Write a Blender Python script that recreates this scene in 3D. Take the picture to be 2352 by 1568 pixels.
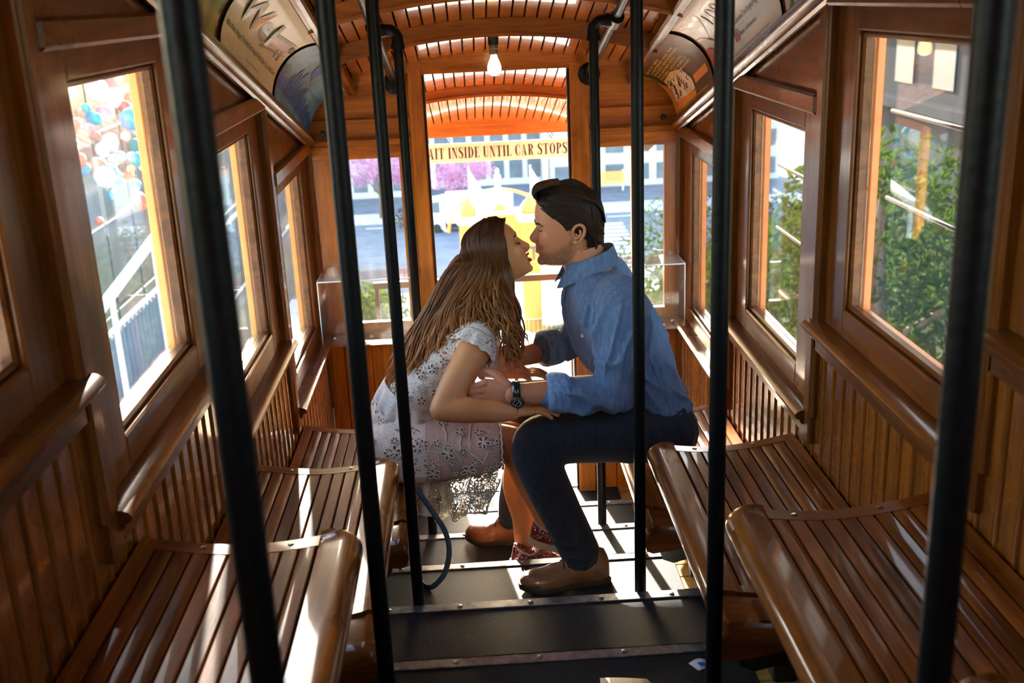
import bpy, bmesh, math, random
from math import sin, cos, pi, sqrt, atan2, radians
from mathutils import Vector, Matrix, noise as mnoise
random.seed(7)
for _o in list(bpy.data.objects): bpy.data.objects.remove(_o)
scn = bpy.context.scene
COL = scn.collection
V3 = Vector

# ---------------------------------------------------------------- camera
YAW, PITCH, ROLL = 0.0306, 0.3101, -0.0446
CAM = V3((-0.1166, -2.5527, 1.7327))
fw = V3((sin(YAW)*cos(PITCH), cos(YAW)*cos(PITCH), -sin(PITCH)))
r0 = V3((cos(YAW), -sin(YAW), 0)); u0 = r0.cross(fw)
rr = cos(ROLL)*r0 + sin(ROLL)*u0; uu = -sin(ROLL)*r0 + cos(ROLL)*u0
cd = bpy.data.cameras.new('camera'); cam = bpy.data.objects.new('camera', cd); COL.objects.link(cam)
cam.matrix_world = Matrix(((rr.x, uu.x, -fw.x, CAM.x), (rr.y, uu.y, -fw.y, CAM.y), (rr.z, uu.z, -fw.z, CAM.z), (0, 0, 0, 1)))
cd.sensor_width = 36.0; cd.lens = 2463.0*36.0/2352.0
cd.clip_start = 0.05; cd.clip_end = 500
cd.dof.use_dof = True; cd.dof.focus_distance = 3.62; cd.dof.aperture_fstop = 4.2
scn.camera = cam

# ---------------------------------------------------------------- world, sun, exposure
SUN_EL, SUN_AZ = radians(15.2), radians(9.0)      # sun ahead of the car, 9 degrees to the left
wd = bpy.data.worlds.new('world'); scn.world = wd; wd.use_nodes = True
wn = wd.node_tree.nodes; wl = wd.node_tree.links; wn.clear()
wo = wn.new('ShaderNodeOutputWorld'); wb = wn.new('ShaderNodeBackground'); sk = wn.new('ShaderNodeTexSky')
sk.sky_type = 'NISHITA'; sk.sun_disc = False; sk.sun_elevation = SUN_EL; sk.sun_rotation = -SUN_AZ
sk.air_density = 1.0; sk.dust_density = 1.5; sk.ozone_density = 1.0
wb.inputs['Strength'].default_value = 0.56
wl.new(sk.outputs[0], wb.inputs[0]); wl.new(wb.outputs[0], wo.inputs[0])
sd = bpy.data.lights.new('sun', 'SUN'); sd.energy = 15.0; sd.angle = radians(0.6); sd.color = (1.0, 0.93, 0.82)
so = bpy.data.objects.new('sun', sd); COL.objects.link(so)
sdir = V3((-sin(SUN_AZ)*cos(SUN_EL), cos(SUN_AZ)*cos(SUN_EL), sin(SUN_EL)))
so.rotation_euler = sdir.to_track_quat('Z', 'Y').to_euler(); so.location = (-3, 20, 12)
vs = scn.view_settings
vs.view_transform = 'Standard'; vs.look = 'None'; vs.gamma = 1.0; vs.use_curve_mapping = False
vs.exposure = 2.08
scn.display_settings.display_device = 'sRGB'

# ---------------------------------------------------------------- helpers
def link(o):
    COL.objects.link(o); return o
def wloc(o):
    v = V3((0, 0, 0))
    while o is not None:
        v = v + o.location; o = o.parent
    return v
class MB:
    """collects geometry in world (or thing-local) coordinates; build() links it as ONE mesh object"""
    def __init__(s): s.v = []; s.f = []; s.m = []; s.mi = 0
    def add(s, vs_, fs):
        b = len(s.v); s.v += [tuple(p) for p in vs_]; s.f += [tuple(i+b for i in f) for f in fs]; s.m += [s.mi]*len(fs); return s
    def box(s, x0, x1, y0, y1, z0, z1, c=0.0, M=None):
        if x0 > x1: x0, x1 = x1, x0
        if y0 > y1: y0, y1 = y1, y0
        if z0 > z1: z0, z1 = z1, z0
        c = min(c, .45*(x1-x0), .45*(y1-y0), .45*(z1-z0))
        if c <= 0:
            vv = [(x, y, z) for x in (x0, x1) for y in (y0, y1) for z in (z0, z1)]
            ff = [(0, 1, 3, 2), (4, 6, 7, 5), (0, 4, 5, 1), (2, 3, 7, 6), (0, 2, 6, 4), (1, 5, 7, 3)]
        else:
            X, Y, Z = (x0, x1), (y0, y1), (z0, z1); vv = []; idx = {}
            for i in (0, 1):
                for j in (0, 1):
                    for k in (0, 1):
                        sx, sy, sz = 1-2*i, 1-2*j, 1-2*k
                        p = (X[i], Y[j], Z[k])
                        for a in range(3):
                            q = list(p)
                            for b, sg in ((0, sx), (1, sy), (2, sz)):
                                if b != a: q[b] += sg*c
                            idx[(i, j, k, a)] = len(vv); vv.append(tuple(q))
            ff = []
            def g(i, j, k, a): return idx[(i, j, k, a)]
            for i in (0, 1):
                q = [g(i, 0, 0, 0), g(i, 1, 0, 0), g(i, 1, 1, 0), g(i, 0, 1, 0)]; ff.append(q if i else q[::-1])
                q = [g(0, i, 0, 1), g(0, i, 1, 1), g(1, i, 1, 1), g(1, i, 0, 1)]; ff.append(q if i else q[::-1])
                q = [g(0, 0, i, 2), g(1, 0, i, 2), g(1, 1, i, 2), g(0, 1, i, 2)]; ff.append(q if i else q[::-1])
            for j in (0, 1):
                for k in (0, 1):
                    q = [g(0, j, k, 1), g(1, j, k, 1), g(1, j, k, 2), g(0, j, k, 2)]; ff.append(q if (j+k) % 2 else q[::-1])
                    q = [g(j, 0, k, 0), g(j, 1, k, 0), g(j, 1, k, 2), g(j, 0, k, 2)]; ff.append(q[::-1] if (j+k) % 2 else q)
                    q = [g(j, k, 0, 0), g(j, k, 1, 0), g(j, k, 1, 1), g(j, k, 0, 1)]; ff.append(q if (j+k) % 2 else q[::-1])
            for i in (0, 1):
                for j in (0, 1):
                    for k in (0, 1):
                        t = [g(i, j, k, 0), g(i, j, k, 1), g(i, j, k, 2)]; ff.append(t if (i+j+k) % 2 else t[::-1])
        if M is not None: vv = [M @ V3(p) for p in vv]
        return s.add(vv, ff)
    def prism(s, poly, axis, a0, a1, shear=None):
        """poly: 2-D outline in the two other axes (order x,y,z without axis), extruded along axis; shear(a)->(du,dv)"""
        n = len(poly); vv = []
        for a in (a0, a1):
            du, dv = shear(a) if shear else (0, 0)
            for (u, v) in poly:
                p = [u+du, v+dv]; p.insert(axis, a); vv.append(tuple(p))
        ff = [tuple(range(n))[::-1], tuple(range(n, 2*n))]
        ff += [(i, (i+1) % n, n+(i+1) % n, n+i) for i in range(n)]
        return s.add(vv, ff)
    def tube(s, pts, rad, sides=10, cap=True, flat=1.0, up=None):
        pts = [V3(p) for p in pts]; n = len(pts)
        if not hasattr(rad, '__len__'): rad = [rad]*n
        T = []
        for i in range(n):
            t = (pts[min(i+1, n-1)]-pts[max(i-1, 0)]); T.append(t.normalized() if t.length > 1e-9 else V3((0, 0, 1)))
        ref = V3(up) if up is not None else (V3((0, 0, 1)) if abs(T[0].z) < .9 else V3((1, 0, 0)))
        N = (ref-T[0]*ref.dot(T[0])).normalized(); vv = []
        for i in range(n):
            N = (N-T[i]*N.dot(T[i]))
            N = N.normalized() if N.length > 1e-6 else T[i].orthogonal().normalized()
            B = T[i].cross(N)
            for k in range(sides):
                a = 2*pi*k/sides; vv.append(pts[i]+N*(cos(a)*rad[i]*flat)+B*(sin(a)*rad[i]))
        ff = []
        for i in range(n-1):
            for k in range(sides):
                k2 = (k+1) % sides; ff.append((i*sides+k, i*sides+k2, (i+1)*sides+k2, (i+1)*sides+k))
        if cap: ff += [tuple(range(sides))[::-1], tuple(range((n-1)*sides, n*sides))]
        return s.add(vv, ff)
    def lathe(s, prof, M=None, sides=24):
        """prof: [(r, z)] about local z"""
        vv = []; n = len(prof)
        for (r, z) in prof:
            for k in range(sides):
                a = 2*pi*k/sides; vv.append(V3((r*cos(a), r*sin(a), z)))
        if M is not None: vv = [M @ p for p in vv]
        ff = [(i*sides+k, i*sides+(k+1) % sides, (i+1)*sides+(k+1) % sides, (i+1)*sides+k) for i in range(n-1) for k in range(sides)]
        ff += [tuple(range(sides))[::-1], tuple(range((n-1)*sides, n*sides))]
        return s.add(vv, ff)
    def ball(s, c, r, seg=16, rings=10, M=None):
        if not hasattr(r, '__len__'): r = (r, r, r)
        vv = []; c = V3(c)
        for i in range(rings+1):
            th = pi*i/rings
            for k in range(seg):
                a = 2*pi*k/seg; p = V3((r[0]*sin(th)*cos(a), r[1]*sin(th)*sin(a), r[2]*cos(th)))
                if M is not None: p = M @ p
                vv.append(c+p)
        ff = [(i*seg+k, (i+1)*seg+k, (i+1)*seg+(k+1) % seg, i*seg+(k+1) % seg) for i in range(rings) for k in range(seg)]
        return s.add(vv, ff)
    def grid(s, fn, nu, nv, thick=0.0, closed_u=False):
        """fn(u,v)->(point) with u,v in 0..1; optional thickness along the normal"""
        P = [[V3(fn(i/nu, j/nv)) for j in range(nv+1)] for i in range(nu+1)]
        if thick:
            Nn = [[None]*(nv+1) for _ in range(nu+1)]
            for i in range(nu+1):
                for j in range(nv+1):
                    a = P[min(i+1, nu)][j]-P[max(i-1, 0)][j]; b = P[i][min(j+1, nv)]-P[i][max(j-1, 0)]
                    m = a.cross(b); Nn[i][j] = m.normalized() if m.length > 1e-12 else V3((0, 0, 1))
            vv = [P[i][j] for i in range(nu+1) for j in range(nv+1)]+[P[i][j]-Nn[i][j]*thick for i in range(nu+1) for j in range(nv+1)]
        else:
            vv = [P[i][j] for i in range(nu+1) for j in range(nv+1)]
        w = nv+1; ff = [(i*w+j, (i+1)*w+j, (i+1)*w+j+1, i*w+j+1) for i in range(nu) for j in range(nv)]
        if thick:
            o = (nu+1)*w
            ff += [(o+i*w+j+1, o+(i+1)*w+j+1, o+(i+1)*w+j, o+i*w+j) for i in range(nu) for j in range(nv)]
            for i in range(nu):
                ff += [(i*w, o+i*w, o+(i+1)*w, (i+1)*w), (i*w+nv, (i+1)*w+nv, o+(i+1)*w+nv, o+i*w+nv)]
            for j in range(nv):
                ff += [(j, j+1, o+j+1, o+j), (nu*w+j, o+nu*w+j, o+nu*w+j+1, nu*w+j+1)]
        return s.add(vv, ff)
    def xform(s, M):
        s.v = [tuple(M @ V3(p)) for p in s.v]; return s
    def mirror_x(s):
        s.v = [(-x, y, z) for x, y, z in s.v]; s.f = [f[::-1] for f in s.f]; return s
    def mesh(s, name, mat, smooth=False, off=None):
        me = bpy.data.meshes.new(name)
        vv = s.v if off is None else [(x-off.x, y-off.y, z-off.z) for x, y, z in s.v]
        me.from_pydata(vv, [], s.f); me.update()
        for m_ in (mat if isinstance(mat, (list, tuple)) else [mat]): me.materials.append(m_)
        if isinstance(mat, (list, tuple)): me.polygons.foreach_set('material_index', s.m)
        if smooth:
            me.polygons.foreach_set('use_smooth', [True]*len(me.polygons))
            if smooth is not True:
                me.set_sharp_from_angle(angle=smooth)
        return me
    def build(s, name, mat, parent=None, smooth=False, loc=None, label=None, cat=None, group=None, kind=None):
        """loc: where a top-level mesh keeps its origin"""
        off = wloc(parent) if parent is not None else (V3(loc) if loc is not None else V3((0, 0, 0)))
        o = link(bpy.data.objects.new(name, s.mesh(name, mat, smooth, off)))
        if parent is not None: o.parent = parent
        elif loc is not None: o.location = loc
        tag(o, label, cat, group, kind); return o
def tag(o, label=None, cat=None, group=None, kind=None):
    if label: o['label'] = label
    if cat: o['category'] = cat
    if group: o['group'] = group
    if kind: o['kind'] = kind
    return o
def empty(name, loc=(0, 0, 0), label=None, cat=None, group=None, kind=None, parent=None):
    o = link(bpy.data.objects.new(name, None)); o.empty_display_size = .05
    if parent is not None:
        o.parent = parent; o.location = V3(loc)-wloc(parent)
    else: o.location = loc
    return tag(o, label, cat, group, kind)
def inst(name, me, parent, loc, rot=None, scale=None):
    """another object on shared mesh data, placed in world coordinates under an unrotated parent"""
    o = link(bpy.data.objects.new(name, me)); o.parent = parent
    o.location = V3(loc)-(wloc(parent) if parent is not None else V3((0, 0, 0)))
    if rot is not None: o.rotation_euler = rot
    if scale is not None: o.scale = scale
    return o
def copy_tree(o, loc, label=None, parent=None):
    c = o.copy(); COL.objects.link(c); c.parent = parent; c.location = loc
    if label: c['label'] = label
    for ch in list(o.children):
        d = ch.copy(); COL.objects.link(d); d.parent = c
        for g in list(ch.children):
            e = g.copy(); COL.objects.link(e); e.parent = d
    return c
def remesh(mb, voxel, smooth_it=4, fac=.5):
    """fuse overlapping closed shapes into one continuous surface"""
    me = mb.mesh('tmp', MAT['skin_m']); o = link(bpy.data.objects.new('tmp', me))
    m = o.modifiers.new('r', 'REMESH'); m.mode = 'VOXEL'; m.voxel_size = voxel; m.use_smooth_shade = True
    if smooth_it:
        k = o.modifiers.new('s', 'SMOOTH'); k.iterations = smooth_it; k.factor = fac
    dg = bpy.context.evaluated_depsgraph_get(); ev = o.evaluated_get(dg); r = ev.to_mesh()
    out = MB(); out.v = [tuple(p.co) for p in r.vertices]; out.f = [tuple(p.vertices) for p in r.polygons]; out.m = [0]*len(out.f)
    ev.to_mesh_clear(); bpy.data.objects.remove(o); bpy.data.meshes.remove(me)
    return out
def lerp(a, b, t): return a+(b-a)*t
def interp(tab, x):
    if x <= tab[0][0]: return tab[0][1]
    for (a, b), (c, d) in zip(tab, tab[1:]):
        if x <= c: return b+(d-b)*(x-a)/(c-a) if c > a else d
    return tab[-1][1]
def smoothstep(a, b, x):
    t = max(0., min(1., (x-a)/(b-a))); return t*t*(3-2*t)
def catmull(pts, n):
    """n samples per span through pts"""
    P = [V3(p) for p in pts]; out = []
    for i in range(len(P)-1):
        a, b, c, d = P[max(i-1, 0)], P[i], P[i+1], P[min(i+2, len(P)-1)]
        for k in range(n):
            t = k/n; out.append(.5*((2*b)+(c-a)*t+(2*a-5*b+4*c-d)*t*t+(3*b-a-3*c+d)*t**3))
    out.append(P[-1]); return out

# ---------------------------------------------------------------- materials (all procedural)
MAT = {}
class NT:
    def __init__(s, name):
        s.mat = bpy.data.materials.new(name); s.mat.use_nodes = True; s.t = s.mat.node_tree; s.n = s.t.nodes; s.l = s.t.links
        s.b = s.n['Principled BSDF']; s.out = s.n['Material Output']; MAT[name] = s.mat
    def nd(s, ty, **kw):
        x = s.n.new('ShaderNode'+ty)
        for k, v in kw.items():
            if k in x.inputs: x.inputs[k].default_value = v
            else: setattr(x, k, v)
        return x
    def lk(s, a, b): s.l.new(a, b)
    def coord(s, kind='Object', scale=(1, 1, 1), rot=(0, 0, 0)):
        tc = s.nd('TexCoord'); mp = s.nd('Mapping'); mp.inputs['Scale'].default_value = scale; mp.inputs['Rotation'].default_value = rot
        s.lk(tc.outputs[kind], mp.inputs[0]); return mp.outputs[0]
    def ramp(s, src, stops, interp='LINEAR'):
        r = s.nd('ValToRGB'); r.color_ramp.interpolation = interp; e = r.color_ramp.elements
        while len(e) < len(stops): e.new(.5)
        for x, (p, c) in zip(e, stops): x.position = p; x.color = (*c, 1) if len(c) == 3 else c
        s.lk(src, r.inputs[0]); return r.outputs[0]
    def mix(s, fac, a, b, mode='MIX'):
        m = s.nd('Mix'); m.data_type = 'RGBA'; m.blend_type = mode
        for sock, val in ((m.inputs[0], fac), (m.inputs[6], a), (m.inputs[7], b)):
            if hasattr(val, 'default_value'): s.lk(val, sock)
            elif isinstance(val, (int, float)): sock.default_value = val
            else: sock.default_value = (*val, 1)
        return m.outputs[2]
    def math(s, op, a, b=None):
        m = s.nd('Math'); m.operation = op
        for sock, val in zip(m.inputs, (a, b)):
            if val is None: continue
            if hasattr(val, 'default_value'): s.lk(val, sock)
            else: sock.default_value = val
        return m.outputs[0]
    def bump(s, h, st=.2, dist=.01):
        b = s.nd('Bump'); b.inputs['Strength'].default_value = st; b.inputs['Distance'].default_value = dist
        s.lk(h, b.inputs['Height']); s.lk(b.outputs[0], s.b.inputs['Normal']); return b.outputs[0]
    def set(s, **kw):
        for k, v in kw.items():
            sk_ = s.b.inputs[k.replace('_', ' ')]
            if hasattr(v, 'default_value'): s.lk(v, sk_)
            else: sk_.default_value = (*v, 1) if isinstance(v, tuple) and len(v) == 3 else v
        return s
def plain(name, col, rough=.5, metal=0., var=.12, scale=25, bump=0., coat=0., **kw):
    n = NT(name); nz = n.nd('TexNoise', Scale=scale, Detail=4.0); n.lk(n.coord(), nz.inputs['Vector'])
    c = n.ramp(nz.outputs[0], [(.3, tuple(x*(1-var) for x in col)), (.7, tuple(min(1, x*(1+var)) for x in col))])
    n.set(Base_Color=c, Roughness=rough, Metallic=metal, Coat_Weight=coat)
    if coat: n.set(Coat_Roughness=.12)
    if bump: n.bump(nz.outputs[0], bump, .004)
    n.set(**kw); return n.mat
def wood(name, c1, c2, rough=.32, axis=1, coat=.6, fine=1.0, bump=.12, dark=None, jitter=.35, crough=.12, spec=.35, cior=1.5):
    """varnished timber, grain along axis; colour shifts from piece to piece"""
    n = NT(name); sc = [14*fine]*3; sc[axis] = 1.1*fine
    co = n.coord('Object', tuple(sc)); oi = n.nd('ObjectInfo'); off = n.nd('VectorMath'); off.operation = 'ADD'
    cx = n.nd('CombineXYZ'); rm = n.math('MULTIPLY', oi.outputs['Random'], 37.0)
    for i in range(3): n.lk(rm, cx.inputs[i])
    n.lk(co, off.inputs[0]); n.lk(cx.outputs[0], off.inputs[1])
    a = n.nd('TexNoise', Scale=1.6, Detail=6.0, Roughness=.62, Distortion=.9); n.lk(off.outputs[0], a.inputs['Vector'])
    b = n.nd('TexNoise', Scale=9.0, Detail=3.0, Roughness=.7); n.lk(off.outputs[0], b.inputs['Vector'])
    c = n.ramp(a.outputs[0], [(.30, c1), (.68, c2)])
    d = n.ramp(b.outputs[0], [(.35, (.62, .62, .62)), (.6, (1, 1, 1))])
    e = n.mix(.55, c, d, 'MULTIPLY')
    hv = n.nd('HueSaturation'); n.lk(e, hv.inputs['Color'])
    n.lk(n.math('ADD', n.math('MULTIPLY', oi.outputs['Random'], jitter), 1-jitter/2), hv.inputs['Value'])
    w = n.nd('TexNoise', Scale=4.0, Detail=5.0); n.lk(n.coord(), w.inputs['Vector'])
    rg = n.ramp(w.outputs[0], [(.3, (rough*.7,)*3), (.75, (min(1, rough*1.5),)*3)])
    n.set(Base_Color=hv.outputs[0], Roughness=rg, Coat_Weight=coat, Coat_Roughness=crough, Specular_IOR_Level=spec, Coat_IOR=cior)
    n.bump(b.outputs[0], bump, .002); return n.mat
wood('wall_wood', (0.091, 0.023, 0.0029), (0.267, 0.082, 0.0100), axis=2, coat=.42, spec=.2)
wood('wall_wood_y', (0.078, 0.021, 0.0029), (0.234, 0.069, 0.0086), axis=1, coat=.42, spec=.2)
wood('end_wood', (0.286, 0.073, 0.0057), (0.624, 0.194, 0.0157), axis=2, coat=.5)
wood('end_wood_x', (0.286, 0.073, 0.0057), (0.624, 0.194, 0.0157), axis=0, coat=.5)
wood('bead_wood', (0.182, 0.047, 0.0043), (0.429, 0.129, 0.0129), axis=2, coat=1.0, jitter=.25, spec=.3, crough=.09, rough=.28)
wood('ceil_wood', (0.312, 0.088, 0.0143), (0.546, 0.177, 0.0315), axis=1, coat=1.0, rough=.22, jitter=.25, crough=.06, bump=.05, cior=1.75)
wood('beam_wood', (0.312, 0.086, 0.0114), (0.598, 0.191, 0.0257), axis=0, coat=.5)
wood('seat_wood', (.050, .0105, .0018), (.30, .082, .0115), axis=1, coat=.42, rough=.36, jitter=.45, bump=.3, crough=.05, spec=.05, cior=1.4)
wood('seat_edge', (.085, .019, .0022), (.38, .115, .014), axis=1, coat=.6, rough=.3, jitter=.1, crough=.06, spec=.10, cior=1.45)
wood('seat_cross', (0.117, 0.027, 0.0043), (0.325, 0.091, 0.0129), axis=0, coat=.6, rough=.3, jitter=.1, crough=.06, spec=.10, cior=1.45)
wood('floor_wood', (.42, .20, .035), (.62, .34, .075), axis=0, coat=.3, rough=.45, jitter=.2)
plain('pipe_black', (.004, .0045, .0045), rough=.40, var=.3, scale=60, bump=.25, Specular_IOR_Level=.22)
plain('iron_black', (.010, .010, .009), rough=.42, var=.3, scale=60, bump=.2, coat=.3)
plain('groove', (.02, .008, .004), rough=.8)
plain('orange_paint', (.80, .20, .028), rough=.4, var=.08, coat=.2)
plain('orange_paint_sunlit', (.85, .37, .07), rough=.4, var=.08, coat=.2)  # the car's orange on the left side, sunlight put into the colour
plain('nosing_metal', (.30, .31, .32), rough=.38, metal=.85, var=.35, scale=40, bump=.15)
plain('steel', (.6, .6, .58), rough=.3, metal=1.0, var=.1); plain('rod_steel', (.16, .17, .18), rough=.3, metal=.8, var=.1)
plain('chrome_worn', (.55, .52, .46), rough=.25, metal=.9, var=.3, scale=30)
def _grit():
    n = NT('mat_rubber'); co = n.coord()
    a = n.nd('TexNoise', Scale=420.0, Detail=2.0); n.lk(co, a.inputs['Vector'])
    b = n.nd('TexNoise', Scale=5.0, Detail=5.0); n.lk(co, b.inputs['Vector'])
    v = n.nd('TexVoronoi', Scale=230.0); n.lk(co, v.inputs['Vector'])
    base = n.ramp(a.outputs[0], [(.35, (.0065, .0075, .0085)), (.62, (.034, .034, .033))])
    c = n.mix(n.ramp(b.outputs[0], [(.4, (0, 0, 0)), (.75, (.5, .5, .5))]), base, (.036, .035, .033))
    v2 = n.nd('TexVoronoi', Scale=36.0); n.lk(co, v2.inputs['Vector'])
    c2 = n.mix(n.ramp(v2.outputs['Distance'], [(.035, (.55,)*3), (.06, (0,)*3)]), c, (.7, .7, .66))
    n.set(Base_Color=c2, Roughness=.55, Specular_IOR_Level=.13); n.bump(a.outputs[0], .18, .002)
_grit()
def glass(name, tint=(.97, .985, .98), dirt=.05, refl=1.0):
    """thin pane: clear transmission, real Fresnel reflection, a film of dust"""
    n = NT(name); t = n.nd('BsdfTransparent'); t.inputs[0].default_value = (*tint, 1)
    g = n.nd('BsdfGlossy'); g.inputs['Roughness'].default_value = .015
    d = n.nd('BsdfDiffuse'); d.inputs[0].default_value = (.85, .88, .88, 1)
    tr = n.nd('BsdfTranslucent'); tr.inputs[0].default_value = (.85, .88, .88, 1)
    ge = n.nd('NewGeometry'); dt = n.nd('VectorMath'); dt.operation = 'DOT_PRODUCT'; n.lk(ge.outputs['Incoming'], dt.inputs[0]); n.lk(ge.outputs['Normal'], dt.inputs[1])
    fr = n.math('ADD', n.math('MULTIPLY', n.math('POWER', n.math('SUBTRACT', 1.0, n.math('ABSOLUTE', dt.outputs['Value'])), 5.0), .96), .04)
    co = n.coord(); a = n.nd('TexNoise', Scale=5.0, Detail=7.0, Roughness=.7); n.lk(co, a.inputs['Vector'])
    b = n.nd('TexNoise', Scale=140.0, Detail=2.0); n.lk(co, b.inputs['Vector'])
    dm = n.math('MULTIPLY', n.ramp(a.outputs[0], [(.35, (.25,)*3), (.8, (1,)*3)]), n.ramp(b.outputs[0], [(.4, (.5,)*3), (.75, (1.6,)*3)]))
    m0 = n.nd('MixShader'); m0.inputs[0].default_value = .5; n.lk(d.outputs[0], m0.inputs[1]); n.lk(tr.outputs[0], m0.inputs[2])
    m1 = n.nd('MixShader'); n.lk(n.math('MULTIPLY', dm, dirt), m1.inputs[0]); n.lk(t.outputs[0], m1.inputs[1]); n.lk(m0.outputs[0], m1.inputs[2])
    m2 = n.nd('MixShader'); n.lk(n.math('MULTIPLY', fr, refl), m2.inputs[0]); n.lk(m1.outputs[0], m2.inputs[1]); n.lk(g.outputs[0], m2.inputs[2])
    n.lk(m2.outputs[0], n.out.inputs[0]); return n.mat
glass('window_glass', dirt=.045); glass('acrylic_lid_glare', (.97, .98, .98), dirt=.55); glass('acrylic', (.96, .97, .965), dirt=.035)  # lid's dirt film thickened to whiten it like the sun's glare
def emit(name, col, st):
    n = NT(name); n.set(Base_Color=col, Emission_Color=col, Emission_Strength=st, Roughness=.3); return n.mat
plain('skin_m', (.50, .235, .135), rough=.5)
# ================================================================ the car: stepped floor, walls, end wall, vaulted ceiling
D, SL, BAY = .525, .283, 1.05
RISE = D*SL                       # one step
BD = 2*RISE                       # drop of one bay
W = .88
def bay_y(k): return .46+BAY*(k-1), .46+BAY*k
def bay_z(k): return -BD*k
def rail_z(y): return 1.823-.28*y          # lower edge of the card rack
def urail_z(y): return 2.055-.28*y
def ceil_z(x, y): return 2.205-.21*x*x-.28*y
YE = 2.57
YP = 4.30                          # open front end of the platform

# ---- floor
fl = MB()
N0, N1 = -7, 5
for n in range(N0, N1+1):
    z = -n*RISE
    fl.box(-.95, .95, (n-1)*D, n*D-.012, z-.30, z-.022)
fl.box(-.95, .95, N1*D-.012, YP+.08, -N1*RISE-.30, -N1*RISE-.022)
floor = fl.build('floor', MAT['floor_wood'], kind='structure', label='stepped car floor of yellow boards under black grit mats')
pk = MB().box(-.88, .88, -.0425, .0425, -.0215, 0, .003).mesh('plank', MAT['floor_wood'])
mt = MB().box(-.555, .56, -.5*D+.004, .5*D-.03, 0, .006, .002).mesh('tread_mat', MAT['mat_rubber'])
ns = MB(); ns.box(-.565, .57, -.040, .004, .002, .010, .002); ns.box(-.565, .57, -.004, .004, -.040, .010, .002)
for i in range(5):
    x = -.46+.23*i; ns.lathe([(.0085, 0), (.0085, .002), (.006, .0032), (0.0001, .0033)], Matrix.Translation((x, -.020, .010)), 10)
ns = ns.mesh('nosing', MAT['nosing_metal'], radians(30))
rs = MB().box(-.88, .88, -.012, -.002, -RISE+.0, -.001).mesh('riser', MAT['iron_black'])
for n in range(N0, N1+1):
    z = -n*RISE; yc = (n-.5)*D
    for j in range(6): inst('plank', pk, floor, (0, (n-1)*D+.0437+j*.0873, z))
    inst('tread_mat', mt, floor, (0, yc, z))
    inst('nosing', ns, floor, (0, n*D, z)); inst('riser', rs, floor, (0, n*D, z))
zp = -(N1+1)*RISE+.06
plat = MB().box(-.88, .88, N1*D+.02, YP, zp-.02, zp+.006).build('platform_plate', MAT['nosing_metal'], floor)
for j, y in enumerate((2.75, 3.2, 3.65, 4.1)): inst('nosing', ns, floor, (0, y, zp+.004))

# ---- side walls
LATER_CLEAR = []
# beadboard: flat with a round bead at one edge
bw = .0808
bp_ = [(-.018, 0.), (.0, 0.), (.0, .004)]
bead = [(0., .0025), (-.009, .006)]
def board_mesh(sx):
    prof = [(.02, .0), (.0, .0)]
    prof = [(.018, 0), (.0035, 0), (.0, .003), (.0, .0545), (.0035, .0575)]
    for a in range(0, 181, 30):
        t = radians(a); prof.append((.0035-.0095*sin(t), .0672-.0085*cos(t)))
    prof += [(.0035, .0765), (.0, .0775), (.002, bw-.0015), (.018, bw-.0015)]
    m = MB(); m.prism([(x, y) for x, y in prof], 2, -.62, .755)
    if sx < 0: m.mirror_x()
    return m.mesh('board', MAT['bead_wood'], radians(35))
boards = {1: board_mesh(1), -1: board_mesh(-1)}
sillp = [(.00, .0), (-.012, .0), (-.020, .007), (-.020, .014), (-.030, .018), (-.036, .025), (-.036, .033), (-.030, .040), (-.018, .045), (.012, .049), (.03, .05), (.03, .0)]
walls = {}
wi = 0
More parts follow.
